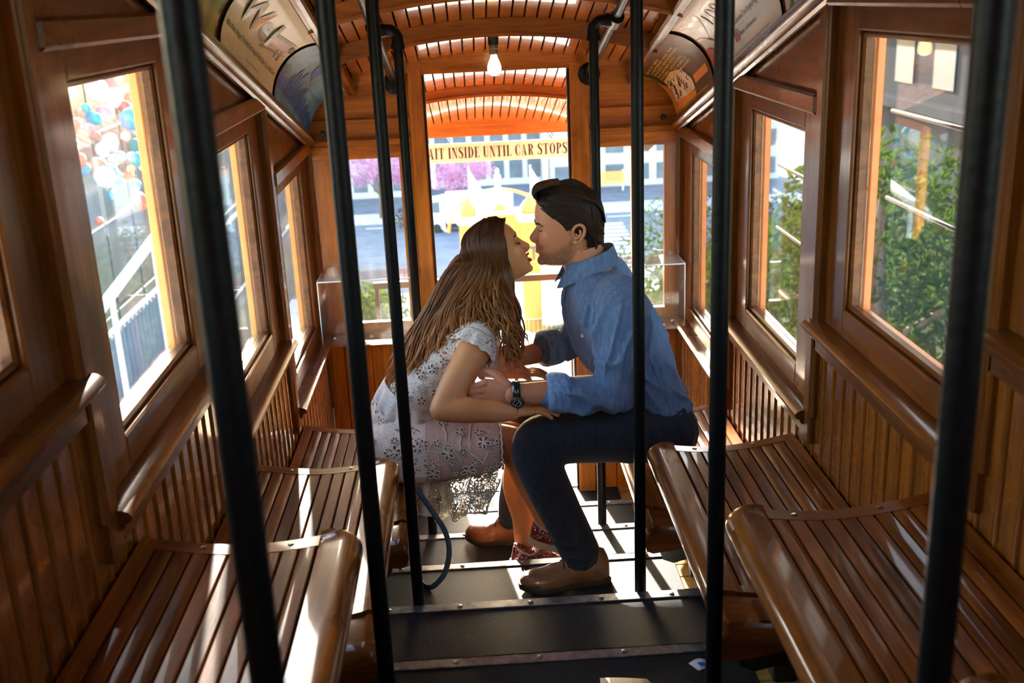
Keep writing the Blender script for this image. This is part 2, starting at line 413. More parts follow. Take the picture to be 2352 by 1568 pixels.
for sx, nm in ((-1, 'left'), (1, 'right')):
    X = lambda a: sx*a
    sh = MB()
    for k in range(-3, 3):
        ya, yb = bay_y(k); dz = bay_z(k)
        sh.box(X(.905), X(.985), ya, yb, dz-.75, dz+.80)
        sh.prism([(ya, dz+1.69), (yb, dz+1.69), (yb, 2.06-.28*yb), (ya, 2.06-.28*ya)], 0, X(.905), X(.985))
        sh.box(X(.955), X(.975), yb-.17, yb+.11, dz+.4, dz+1.9)
    wl_ = sh.build('wall_'+nm, MAT['orange_paint_sunlit' if sx < 0 else 'orange_paint'], kind='structure', label='%s side wall of the car with varnished panelling' % nm)
    walls[sx] = wl_
    for k in range(-3, 3):
        ya, yb = bay_y(k); dz = bay_z(k)
        for j in range(13): inst('board', boards[sx], wl_, (X(.884), ya+.0+j*bw, dz))
        m = MB(); m.prism([(X(.87)+sx*u, dz+.743+v) for u, v in sillp], 1, ya+.012, yb-.004)
        m.box(X(.868), X(.905), ya+.012, yb-.004, dz+.70, dz+.744, .004)
        m.build('sill', MAT['wall_wood_y'], wl_, radians(40))
        m = MB(); m.box(X(.862), X(.955), yb-.030, yb+.030, dz-BD+.69, rail_z(yb)+.02, .006)
        m.box(X(.868), X(.955), yb-.043, yb+.043, dz-BD+.78, rail_z(yb), .005); m.build('post', MAT['wall_wood'], wl_)
        m = MB(); m.box(X(.856), X(.93), ya+.03, yb-.03, dz+1.676, dz+1.735, .008); m.build('head_trim', MAT['wall_wood_y'], wl_)
        m = MB(); m.prism([(ya+.03, dz+1.73), (yb-.03, dz+1.73), (yb-.03, rail_z(yb-.03)+.05), (ya+.03, rail_z(ya+.03)+.05)], 0, X(.884), X(.93)); m.build('panel', MAT['wall_wood_y'], wl_)
        # the window of this bay
        wi += 1
        wnd = empty('window_%d' % wi, (X(.92), (ya+yb)/2, dz+.79), kind='structure', label='%s side window with wooden sash and painted outer casing' % nm)
        gn, gf = ya+.22, ya+.86; zb, zt = dz+.868, dz+1.615
        s0, s1 = ya+.10, yb-.03; z0, z1 = dz+.785, dz+1.68
        s0 = ya+.04
        MB().box(X(.893), X(.948), s0, gn, z0, z1, .005).build('stile', MAT['wall_wood'], wnd)
        MB().box(X(.893), X(.948), gf, s1, z0, z1, .005).build('stile', MAT['wall_wood'], wnd)
        MB().box(X(.8925), X(.948), gn-.002, gf+.002, z0, zb, .005).build('rail', MAT['wall_wood_y'], wnd)
        MB().box(X(.8925), X(.948), gn-.002, gf+.002, zt, z1, .005).build('rail', MAT['wall_wood_y'], wnd)
        m = MB(); e = .016
        for a in ((gn, gn+e, zb, zt), (gf-e, gf, zb, zt), (gn, gf, zb, zb+e), (gn, gf, zt-e, zt)): m.box(X(.905), X(.936), a[0], a[1], a[2], a[3], .006)
        m.build('glazing_bead', MAT['wall_wood_y'], wnd)
        m = MB()
        for a in ((gn-.06, gn-.004, zb-.05, zt+.05), (gf+.004, gf+.06, zb-.05, zt+.05), (gn-.05, gf+.05, zb-.06, zb-.004), (gn-.05, gf+.05, zt+.004, zt+.06)): m.box(X(.949), X(.972), a[0], a[1], a[2], a[3], .003)
        m.build('outer_casing', MAT['orange_paint_sunlit' if sx < 0 else 'orange_paint'], wnd)
        MB().box(X(.938), X(.942), gn+.004, gf-.004, zb+.004, zt-.004).build('pane', MAT['window_glass'], wnd)
        if sx > 0:
            for zz in (1.40, 1.165): MB().tube([(X(1.02), gn-.06, dz+zz), (X(1.02), gf+.06, dz+zz)], .0060, 8).build('guard_rod', MAT['rod_steel'], wnd, True)

# ---- card racks: cove backing and the two mouldings on each side
def cove(sx, y, t, off=0.):
    a = t*pi/2; r = 1-off/.2
    return V3((sx*(.66+.205*cos(a)*r), y, rail_z(y)+.035+.215*sin(a)*r))
for sx, nm in ((-1, 'left'), (1, 'right')):
    wl_ = walls[sx]
    m = MB(); m.grid(lambda u, v: cove(sx, lerp(-2.6, YE, u), v, -.004), 1, 12); m.build('card_rack_back', MAT['wall_wood_y'], wl_, True)
    prof = [(0, -.02), (-.012, -.022), (-.020, -.014), (-.020, -.004), (-.034, .002), (-.040, .012), (-.036, .024), (-.026, .030), (-.030, .040), (-.024, .048), (-.01, .05), (0, .05)]
    m = MB(); m.prism([(sx*(.872+u), v) for u, v in prof], 1, -2.6, YE, lambda y: (0, rail_z(y))); m.build('rack_moulding', MAT['rail_wood'] if 'rail_wood' in MAT else MAT['wall_wood_y'], wl_, radians(40))
    prof = [(.0, 0), (.0, .022), (-.012, .026), (-.02, .018), (-.03, .022), (-.042, .016), (-.046, .004), (-.04, -.008), (-.026, -.012), (-.022, -.004), (-.01, -.01)]
    m = MB(); m.prism([(sx*(.672+u), v) for u, v in prof], 1, -2.6, YE, lambda y: (0, urail_z(y))); m.build('rack_moulding', MAT['wall_wood_y'], wl_, radians(40))

# ---- end wall with doorway and two windows
ew = MB()
def end_box(m, x0, x1, z0, z1, y0=2.55, y1=2.60, c=.004): m.box(x0, x1, y0, y1, z0, z1, c)
end_box(ew, -.90, -.33, -.95, .16, 2.575, 2.60, 0); end_box(ew, .37, .90, -.95, .16, 2.575, 2.60, 0)
endw = ew.build('wall_front', MAT['end_wood'], kind='structure', label='front end wall with open doorway between two windows')
for x0, x1 in ((-.885, -.80), (-.80, -.665), (-.665, -.53), (-.53, -.39), (.447, .56), (.56, .675), (.675, .79), (.79, .885)):
    MB().box(x0+.0015, x1-.0015, 2.560, 2.576, -.93, .155, .004).build('board', MAT['end_wood'], endw)
for x0, x1 in ((-.392, -.325), (.360, .447)):
    MB().box(x0, x1, 2.53, 2.63, -.95, 1.50, .006).build('post', MAT['end_wood'], endw)
    xi = x1 if x0 < 0 else x0; sg = 1 if x0 < 0 else -1
    MB().box(xi, xi+sg*.012, 2.56, 2.60, -.95, 1.41, .002).build('door_channel', MAT['iron_black'], endw)
for x0, x1, g0, g1 in ((-.885, -.39, -.712, -.455), (.447, .885, .488, .805)):
    MB().box(x0, x1, 2.47, 2.60, .155, .182, .005).build('sill', MAT['end_wood_x'], endw)
    MB().box(x0, g0, 2.545, 2.59, .18, 1.06, .005).build('stile', MAT['end_wood'], endw)
    MB().box(g1, x1, 2.545, 2.59, .18, 1.06, .005).build('stile', MAT['end_wood'], endw)
    MB().box(g0-.002, g1+.002, 2.547, 2.588, .18, .235, .005).build('rail', MAT['end_wood_x'], endw)
    MB().box(x0, x1, 2.542, 2.588, 1.038, 1.105, .005).build('rail', MAT['end_wood_x'], endw)
    MB().box(x0, x1, 2.53, 2.60, 1.103, 1.135, .008).build('transom_trim', MAT['end_wood_x'], endw)
    MB().box(g0, g1, 2.566, 2.570, .235, 1.038).build('pane', MAT['window_glass'], endw)
    m = MB(); n = 12; xs = [lerp(x0, x1, i/n) for i in range(n+1)]
    m.prism([(x, ceil_z(x, 2.58)+.02) for x in xs]+[(x1, 1.13), (x0, 1.13)], 1, 2.562, 2.60); m.build('panel', MAT['end_wood_x'], endw)
    MB().box(x0, x1, 2.548, 2.57, 1.20, 1.225, .005).build('picture_rail', MAT['end_wood_x'], endw)
m = MB(); xs = [lerp(-.39, .45, i/14) for i in range(15)]
m.prism([(x, ceil_z(x, 2.58)+.03) for x in xs]+[(.45, 1.412), (-.39, 1.412)], 1, 2.546, 2.61); m.build('header', MAT['end_wood_x'], endw)
xs = [lerp(-.86, .86, i/16) for i in range(17)]
m = MB(); m.prism([(x, ceil_z(x, 2.55)+.02) for x in xs]+[(x, ceil_z(x, 2.55)-.035) for x in xs[::-1]], 1, 2.524, 2.5455); m.build('arch_trim', MAT['beam_wood'], endw)
for sx in (-1, 1): MB().lathe([(.014, 0), (.014, .006), (.010, .012), (.0001, .014)], Matrix.Translation((sx*.80, 2.548, 1.165)) @ Matrix.Rotation(radians(90), 4, 'X'), 14).build('knob', MAT['iron_black'], endw, radians(40))

# ---- rear end wall (behind the camera)
rw = MB(); zf = 5*RISE
for x0, x1, z0, z1 in ((-.95, -.36, zf-.3, zf+2.), (.36, .95, zf-.3, zf+2.), (-.95, .95, zf+1.98, zf+2.4), (-.47, -.36, zf, zf+2.0), (.36, .47, zf, zf+2.0), (-.95, -.84, zf+.9, zf+2.), (.84, .95, zf+.9, zf+2.)): rw.box(x0, x1, -2.76, -2.70, z0, z1)
MB().box(-.36, .36, -2.75, -2.71, zf, zf+1.98, .004)
rw.box(-.36, .36, -2.75, -2.715, zf, zf+1.98)
rwo = tag(rw.build('wall_back', MAT['end_wood'], kind='structure'), 'panelled rear end wall with closed door behind the camera')

# ---- ceiling: roof shell, longitudinal boards, bent carlines
cl = MB()
def roof(u, v):
    x = lerp(-1.03, 1.03, u); y = lerp(-2.9, YP+.10, v); return (x, y, ceil_z(x, y)+.030-.10*max(0, abs(x)-.7))
cl.grid(roof, 28, 1, -.03)
ceiling = cl.build('ceiling', MAT['groove'], kind='structure', label='vaulted ceiling of narrow varnished boards with bent ribs')
nb = 27; bwid = 1.38/nb
for seg, (y0, y1) in (('car', (-2.7, 2.54)), ('platform', (2.61, YP-.04))):
    for i in range(nb):
        x0 = -.69+i*bwid+.0026; x1 = -.69+(i+1)*bwid-.0026; m = MB(); c = .0015
        zz = lambda x: ceil_z(x, 0)
        poly = [(x0, zz(x0)+.026), (x0, zz(x0)+.004), (x0+c, zz(x0+c)), (x1-c, zz(x1-c)), (x1, zz(x1)+.004), (x1, zz(x1)+.026)]
        m.prism(poly, 1, y0, y1, lambda y: (0, -.28*y)); m.build('ceiling_board', MAT['ceil_wood'], ceiling)
def carline(y, dep=.062, th=.046, name='carline', half=.668, flat=None):
    m = MB(); n = 24; xs = [lerp(-half, half, i/n) for i in range(n+1)]
    bot = [(x, (ceil_z(x, y)-dep) if flat is None else flat) for x in xs]
    m.prism([(x, ceil_z(x, y)+.006) for x in xs]+bot[::-1], 1, y-th/2, y+th/2)
    bl = [(x, z+.010) for x, z in bot]+[(x, z-.004) for x, z in bot[::-1]]
    m.prism(bl, 1, y-th/2-.006, y+th/2+.006)
    m.build(name, MAT['beam_wood'], ceiling)
for i in range(-8, 3): carline(1.98-.525*1+.525*(i-1))
carline(3.25, .050)
m = MB(); xs = [lerp(-.9, .9, i/20) for i in range(21)]
m.prism([(x, ceil_z(x, YP)+.02) for x in xs]+[(x, min(.912, ceil_z(x, YP)-.03)) for x in xs[::-1]], 1, YP-.03, YP+.03); m.build('end_carline', MAT['beam_wood'], ceiling)
# platform corner posts, side panels and gate at the open end
for sx in (-1, 1):
    MB().box(sx*.905, sx*.955, YP-.03, YP+.03, zp, .95, .006).build('corner_post', MAT['orange_paint_sunlit' if sx < 0 else 'orange_paint'], endw)
    MB().box(sx*.905, sx*.935, 2.62, YP-.03, zp, -.10, .004).build('side_panel', MAT['orange_paint_sunlit' if sx < 0 else 'orange_paint'], endw)
# ================================================================ benches
def seat_top(x):                       # x measured as |x|
    u = (x-.395)/(.875-.395); return -.030*sin(pi*min(1, max(0, u)))**1.0+.006*u
def make_bench(sx):
    root = empty('slatted_bench', (0, 0, 0), cat='bench', group='slatted benches along the side walls')
    def P(m, name, mat, smooth=False):
        if sx < 0: m.mirror_x()
        return m.build(name, MAT[mat], root, smooth)
    L0, L1 = -.90, -.045
    # front board: rolled nose
    prof = [(.487, seat_top(.487)-.002), (.47, seat_top(.47)+.001), (.44, seat_top(.44)+.002), (.418, .0005), (.405, -.004), (.396, -.013), (.392, -.026), (.394, -.042), (.402, -.054), (.416, -.06), (.487, -.055)]
    ysb = [L0]+[-.05+.05*i/8 for i in range(9)]; fb = MB(); R_ = []
    for y in ysb:
        t_ = max(0, (y+.05)/.05); sh_ = .050*(1-sqrt(max(0, 1-t_*t_))); R_.append([(min(.487, x+sh_) if x < .486 else x, y, z) for x, z in prof])
    k_ = len(prof); fb.add([q for r_ in R_ for q in r_], [(i*k_+j, i*k_+(j+1) % k_, (i+1)*k_+(j+1) % k_, (i+1)*k_+j) for i in range(len(ysb)-1) for j in range(k_)]+[tuple(range(k_))[::-1], tuple(range((len(ysb)-1)*k_, len(ysb)*k_))])
    P(fb, 'front_board', 'seat_edge', radians(50))
    prof = [(.835, seat_top(.835)), (.872, seat_top(.872)), (.876, -.004), (.876, -.05), (.835, -.05)]
    P(MB().prism(prof, 1, L0, L1+.045), 'back_board', 'seat_edge', radians(40))
    ns_ = 9; x0 = .491; wd_ = (.833-x0)/ns_
    for i in range(ns_):
        a = x0+i*wd_+.0018; b = x0+(i+1)*wd_-.0018; m = MB(); c = .0025
        poly = [(a, -.055), (a, seat_top(a)-c), (a+c, seat_top(a+c)), ((a+b)/2, seat_top((a+b)/2)+.0003), (b-c, seat_top(b-c)), (b, seat_top(b)-c), (b, -.055)]
        P(m.prism(poly, 1, L0+.03, L1), 'slat', 'seat_wood', radians(40))
    def cleat(y0, y1, nm, extra=.001, scr=True):
        n = 14; xs = [lerp(.487, .836, i/n) for i in range(n+1)]; m = MB()
        m.prism([(x, -.056) for x in xs[::-1]]+[(x, seat_top(x)+extra) for x in xs], 1, y0, y1)
        return P(m, nm, 'seat_cross', radians(40))
    cleat(L1+.001, 0.0, 'far_cleat'); cleat(L0, L0+.03, 'near_cleat')
    for x in (.55, .74): P(MB().lathe([(.0075, 0), (.007, .0012), (.0001, .0014)], Matrix.Translation((x, -.020, seat_top(x)+.001)), 12), 'screw_plug', 'iron_black', True)
    # backing below the slats
    P(MB().box(.47, .86, L0, L1, -.075, -.056), 'underframe', 'iron_black')
    # the rounded end block towards the upper step
    def blk(y):                           # how far the block has rolled down at y
        t = (L0-.012-y)/.135; return -.006-.016*t**2.0-.018*smoothstep(.82, 1., t)
    eb = empty('end_block', (0, 0, 0), parent=root)
    bpd = MB(); n = 10; ys = [lerp(L0-.012, L0-.147, i/n) for i in range(n+1)]
    def ring(y): 
        o = blk(y); return [(.392, o-.03), (.394, o-.014), (.403, o-.004), (.42, o+.002)]+[(lerp(.43, .875, i/8), o+seat_top(lerp(.43, .875, i/8))) for i in range(9)]+[(.876, o-.045), (.55, o-.047), (.47, o-.062), (.42, o-.068), (.399, o-.058)]
    R = [ring(y) for y in ys]; k = len(R[0]); vv = [(x, y, z) for y, r in zip(ys, R) for x, z in r]
    ff = [(i*k+j, i*k+(j+1) % k, (i+1)*k+(j+1) % k, (i+1)*k+j) for i in range(n) for j in range(k)]+[tuple(range(k))[::-1], tuple(range(n*k, n*k+k))]
    bpd.add(vv, ff)
    if sx < 0: bpd.mirror_x()
    bpd.build('nose', MAT['seat_cross'], eb, radians(50))
    for i in range(6):
        a = .50+i*.056; m = MB(); yy = [L0-.03, L0-.06, L0-.09, L0-.108]
        vv = []; 
        for y in yy:
            for x in (a, a+.049): vv += [(x, y, blk(y)+seat_top(x)+.0055), (x, y, blk(y)+seat_top(x)-.004)]
        ff = []
        for j in range(3):
            o = j*4; ff += [(o, o+2, o+6, o+4), (o, o+4, o+5, o+1), (o+2, o+3, o+7, o+6)]
        ff += [(0, 1, 3, 2), (12, 14, 15, 13)]
        m.add(vv, ff)
        if sx < 0: m.mirror_x()
        m.build('panel_slat', MAT['seat_wood'], eb)
    # cast support brackets and pedestal
    for y, dr in ((L0-.06, -.075), (-.10, -.075)):
        m = MB(); pr_ = [(.47, dr-.01), (.455, dr-.03), (.452, dr-.06), (.465, dr-.095), (.50, dr-.11), (.545, dr-.10), (.60, dr-.085), (.86, dr-.10), (.86, dr), (.50, dr)]
        P(m.prism(pr_, 1, y-.02, y+.02), 'bracket', 'iron_black', radians(50))
    P(MB().box(.60, .66, L0+.10, L0+.16, -.62, -.06, .006), 'pedestal', 'iron_black'); P(MB().box(.60, .66, -.22, -.16, -.75, -.06, .006), 'pedestal', 'iron_black')
    P(MB().box(.552, .562, -.36, -.10, -.68, -.09, .003), 'kick_panel', 'iron_black')
    return root
seat_lab = {(-1, 1): 'left slatted bench the woman sits on, farthest down the car', (-1, 0): 'left slatted bench with a narrow strip of sunlight, second from the front end',
 (-1, -1): 'left slatted bench in the near left corner with bluish window glare', (-1, -2): 'left slatted bench highest up beside the camera',
 (1, 1): 'right slatted bench the man sits on, farthest down the car', (1, 0): 'right slatted bench just behind the man, second from the front end',
 (1, -1): 'right slatted bench in the near right corner, largest in view', (1, -2): 'right slatted bench highest up beside the camera'}
for sx in (-1, 1):
    pb = make_bench(sx); first = True
    for k in (1, 0, -1, -2):
        loc = (0, .615+BAY*k, .352-BD*k); lab = seat_lab[(sx, k)]
        if first: pb.location = loc; pb['label'] = lab; first = False
        else: copy_tree(pb, loc, lab)

# ================================================================ grab poles and overhead rails
def rail_h(y): return 1.372+.28*(2.57-y)
def make_pole(sx):
    root = empty('grab_pole', (0, 0, 0), cat='pole', group='black grab poles along the aisle')
    x = sx*.365; zt = rail_h(1.585)+.594-.045          # top above its own step (z = 0 at the base)
    MB().tube([(x, 0, .004), (x, 0, zt)], .0185, 16).build('shaft', MAT['pipe_black'], root, radians(50))
    MB().lathe([(.038, 0), (.038, .008), (.026, .012), (.024, .03), (.0001, .03)], Matrix.Translation((x, 0, .006)), 20).build('floor_flange', MAT['pipe_black'], root, radians(40))
    m = MB(); pts = [(x, 0, zt-.03), (x, 0, zt)]
    for a in range(0, 91, 15): t = radians(a); pts.append((x+sx*.035*(1-cos(t)), 0, zt+.035*sin(t)))
    pts.append((x+sx*.085, 0, zt+.035))
    m.tube(pts, [.0235, .0225]+[.0225]*7+[.0225], 16)
    m.tube([(x, 0, zt-.035), (x, 0, zt-.018)], .0265, 16); m.tube([(x+sx*.045, 0, zt+.035), (x+sx*.06, 0, zt+.035)], .0265, 16)
    m.build('elbow', MAT['pipe_black'], root, radians(40))
    m = MB(); y0 = .045; m.tube([(sx*.45, -y0, zt+.035+.28*y0), (sx*.45, y0, zt+.035-.28*y0)], .027, 16)
    for yy in (-.03, .03): m.lathe([(.006, 0), (.006, .012), (.0001, .013)], Matrix.Translation((sx*.45, yy, zt+.055-.28*yy)), 8)
    m.build('tee_clamp', MAT['pipe_black'], root, radians(40))
    return root
pole_lab = {(-1, -3): 'blurred black grab pole nearest the camera on the left', (1, -3): 'blurred black grab pole nearest the camera on the right',
 (-1, -1): 'black grab pole at the left of the aisle, second from the camera', (1, -1): 'black grab pole beside the near right bench, second from the camera',
 (-1, 1): 'black grab pole in front of the woman on the left', (1, 1): 'black grab pole in front of the man on the right',
 (-1, 3): 'black grab pole with elbow behind the woman, by the doorway', (1, 3): 'black grab pole with elbow behind the man, by the doorway'}
for sx in (-1, 1):
    pp = make_pole(sx); first = True
    for k in (3, 1, -1, -3):
        loc = (0, k*D+.020, -(k+1)*RISE)
        if first: pp.location = loc; pp['label'] = pole_lab[(sx, k)]; first = False
        else: copy_tree(pp, loc, pole_lab[(sx, k)])
    r = empty('overhead_rail', (sx*.45, 2.53, rail_h(2.53)), '%s overhead handrail pipe running down to the end wall' % ('left' if sx < 0 else 'right'), 'handrail')
    MB().tube([(sx*.45, -2.6, rail_h(-2.6)), (sx*.45, 2.50, rail_h(2.50))], .0185, 16).build('pipe', MAT['steel_pipe'] if 'steel_pipe' in MAT else MAT['pipe_black'], r, radians(50))
    Mx = Matrix.Translation((sx*.45, 2.532, rail_h(2.53)-.002)) @ Matrix.Rotation(radians(90), 4, 'X')
    m = MB(); m.lathe([(.052, -.004), (.052, .008), (.030, .014), (.027, .05), (.0001, .05)], Mx, 24)
    for a in range(4): m.lathe([(.007, .008), (.007, .014), (.0001, .015)], Mx @ Matrix.Translation((.040*cos(a*pi/2+.7), .040*sin(a*pi/2+.7), 0)), 8)
    m.build('wall_flange', MAT['pipe_black'], r, radians(40))

# ================================================================ bulb, sign, acrylic holders
bl = empty('light_bulb', (.005, 2.18, ceil_z(0, 2.18)), 'bare glowing light bulb in brass socket under the arched ceiling', 'light bulb')
bz = ceil_z(0, 2.18)
plain('socket_metal', (.25, .21, .13), rough=.4, metal=.6); plain('brass', (.55, .40, .16), rough=.3, metal=.9)
emit('bulb_glow', (1.0, .72, .34), 1.6)
Mb = Matrix.Translation((.005, 2.18, bz))
MB().lathe([(.030, .01), (.030, -.008), (.024, -.014), (.022, -.05), (.0001, -.05)], Mb, 24).build('ceiling_mount', MAT['iron_black'], bl, radians(40))
MB().lathe([(.019, -.045), (.019, -.052), (.021, -.054), (.021, -.066), (.0185, -.068), (.0185, -.086), (.017, -.09), (.0001, -.09)], Mb, 24).build('socket', MAT['socket_metal'], bl, radians(40))
MB().lathe([(.012, -.086), (.013, -.094), (.0165, -.106), (.023, -.12), (.028, -.134), (.030, -.146), (.029, -.158), (.0245, -.169), (.017, -.176), (.008, -.179), (.0003, -.180)], Mb, 24).build('bulb', MAT['bulb_glow'], bl, True)

# a condensed Didone alphabet for the enamel sign (cap height 1)
def glyph(ch):
    """returns (list of convex-ish polygons, width)"""
    P = []; th, tn, sf = .17, .045, .045
    def R(x0, x1, y0, y1): P.append([(x0, y0), (x1, y0), (x1, y1), (x0, y1)])
    def ser(x, top, w=.12):
        y0, y1 = (1-sf, 1) if top else (0, sf); R(x-w, x+w, y0, y1)
    def ring(cx, cy, ax, ay, a0, a1, n=16, thk=th, tnn=tn):
        for i in range(n):
            t0 = lerp(a0, a1, i/n); t1 = lerp(a0, a1, (i+1)/n)
            P.append([(cx+ax*cos(t0), cy+ay*sin(t0)), (cx+ax*cos(t1), cy+ay*sin(t1)), (cx+(ax-thk)*cos(t1), cy+(ay-tnn)*sin(t1)), (cx+(ax-thk)*cos(t0), cy+(ay-tnn)*sin(t0))])
    if ch == 'I': R(.06, .06+th, 0, 1); R(0, .29, 0, sf); R(0, .29, 1-sf, 1); return P, .29
    if ch == 'T':
        R(.20, .20+th, 0, 1); R(0, .57, 1-sf, 1); R(.12, .45, 0, sf)
        P.append([(0, 1), (0, .72), (.02, .72), (.09, 1)]); P.append([(.57, 1), (.48, 1), (.55, .72), (.57, .72)]); return P, .57
    if ch == 'N':
        R(.07, .07+tn, 0, 1); R(.46, .46+tn, 0, 1); P.append([(.06, 1), (.25, 1), (.505, 0), (.40, 0)]); R(0, .19, 0, sf); R(0, .16, 1-sf, 1); R(.39, .58, 1-sf, 1); return P, .58
    if ch in 'EL':
        R(.06, .06+th, 0, 1); R(0, .46, 0, sf); P.append([(.46, 0), (.48, 0), (.48, .27), (.46, .27), (.38, 0)])
        if ch == 'E':
            R(0, .45, 1-sf, 1); P.append([(.37, 1), (.45, .75), (.47, .75), (.47, 1)]); R(.2, .33, .49, .53); R(.32, .345, .38, .64)
        else: R(0, .29, 1-sf, 1)
        return P, .48
    if ch == 'D':
        R(.06, .06+th, 0, 1); R(0, .25, 0, sf); R(0, .25, 1-sf, 1); ring(.22, .5, .35, .5, -pi/2, pi/2); return P, .58
    if ch in 'PR':
        R(.06, .06+th, 0, 1); R(0, .29, 0, sf); R(0, .25, 1-sf, 1); ring(.22, .74, .31, .26, -pi/2, pi/2)
        if ch == 'R': P.append([(.24, .50), (.36, .50), (.49, .12), (.34, .10)]); P.append([(.34, .12), (.49, .12), (.52, .03), (.42, 0), (.36, .04)]); R(.50, .585, .02, .06)
        return P, (.58 if ch == 'R' else .54)
    if ch == 'U':
        R(.06, .06+th, .28, 1); R(.455, .455+tn, .28, 1); R(0, .29, 1-sf, 1); R(.38, .58, 1-sf, 1)
        for i in range(12):
            t0, t1 = pi+pi*i/12, pi+pi*(i+1)/12
            f = lambda t: lerp(th, tn, (1-cos(t-pi))/2)
            P.append([(.28+.22*cos(t0), .28+.29*sin(t0)), (.28+.22*cos(t1), .28+.29*sin(t1)), (.28+(.22-f(t1))*cos(t1), .28+.235*sin(t1)), (.28+(.22-f(t0))*cos(t0), .28+.235*sin(t0))])
        return P, .58
    if ch == 'O': ring(.29, .5, .29, .51, 0, 2*pi, 28); return P, .58
    if ch == 'C':
        ring(.29, .5, .29, .51, radians(68), radians(292), 22); R(.46, .50, .68, 1); R(.47, .50, .10, .30)
        ring(.29, .5, .21, .51, radians(25), radians(80), 6, .04, .05); ring(.29, .5, .21, .51, radians(-80), radians(-22), 6, .04, .05); return P, .52
    if ch == 'S':
        pts = catmull([(.42, .80, 0), (.36, .93, 0), (.24, .975, 0), (.12, .90, 0), (.10, .74, 0), (.22, .58, 0), (.36, .43, 0), (.40, .26, 0), (.35, .09, 0), (.22, .025, 0), (.09, .08, 0), (.04, .21, 0)], 4)
        n = len(pts); wdt = [lerp(.02, .095, sin(pi*i/(n-1))**2.2) for i in range(n)]
        for i in range(n-1):
            d0 = (pts[min(i+1, n-1)]-pts[max(i-1, 0)]).normalized(); d1 = (pts[min(i+2, n-1)]-pts[i]).normalized()
            n0 = V3((-d0.y, d0.x, 0))*wdt[i]; n1 = V3((-d1.y, d1.x, 0))*wdt[i+1]
            P.append([(q.x, q.y) for q in (pts[i]+n0, pts[i]-n0, pts[i+1]-n1, pts[i+1]+n1)])
        R(.42, .455, .68, 1); R(.01, .045, 0, .32); return P, .48
    if ch == 'A':
        P.append([(.25, 1), (.33, 1), (.53, 0), (.35, 0)]); P.append([(.25, 1), (.29, 1), (.115, 0), (.07, 0)]); R(.15, .42, .28, .32); R(0, .19, 0, sf); R(.29, .60, 0, sf); return P, .60
    if ch == 'W':
        P.append([(.06, 1), (.23, 1), (.33, 0), (.27, 0)]); P.append([(.29, 0), (.33, 0), (.46, 1), (.42, 1)]); P.append([(.38, 1), (.54, 1), (.64, 0), (.58, 0)]); P.append([(.60, 0), (.64, 0), (.80, 1), (.76, 1)])
        R(0, .29, 1-sf, 1); R(.33, .58, 1-sf, 1); R(.68, .88, 1-sf, 1); return P, .86
    return P, .28
def didone(m, text, x0, x1, fn, track=.085, space=.30):
    tot = 0; gl = []
    for c in text:
        if c == ' ': gl.append((tot, [])); tot += space
        else:
            p, w_ = glyph(c); gl.append((tot, p)); tot += w_+track
    s = (x1-x0)/tot
    for o, polys in gl:
        for q in polys:
            b = len(m.v); m.v += [tuple(fn(x0+(o+x)*s, y)) for x, y in q]; m.f.append(tuple(range(b, b+len(q)))); m.m.append(m.mi)
plain('enamel_cream', (.83, .76, .60), rough=.35, var=.04, coat=.3); plain('ink_black', (.012, .011, .012), rough=.5)
sg = empty('hanging_sign', (0, YP+.05, .90), 'cream hanging sign reading WAIT INSIDE UNTIL CAR STOPS', 'sign'); ys = YP+.045
MB().box(-.505, .527, ys, ys+.012, .742, .862, .002).build('board', MAT['enamel_cream'], sg)
m = MB(); didone(m, 'WAIT INSIDE UNTIL CAR STOPS', -.448, .508, lambda x, y: (x, ys-.0015, .768+.070*y)); tag(m.build('lettering', MAT['ink_black'], sg), kind='stuff')
m = MB(); didone(m, 'WAIT INSIDE UNTIL CAR STOPS', -.448, .508, lambda x, y: (-x, ys+.0135, .768+.070*y)); tag(m.build('lettering', MAT['ink_black'], sg), kind='stuff')
for x in (-.252, .405):
    m = MB(); m.tube([(x, ys+.006, .86), (x, ys+.006, .877)], .003, 8)
    pts = [(x+.010*cos(t), ys+.006, .885+.010*sin(t)) for t in [i*pi/8 for i in range(17)]]; m.tube(pts, .0028, 6)
    m.tube([(x, ys+.006, .895), (x+.004, ys-.004, .905), (x, ys-.012, .93)], .003, 6); m.build('hook', MAT['iron_black'], sg, True)

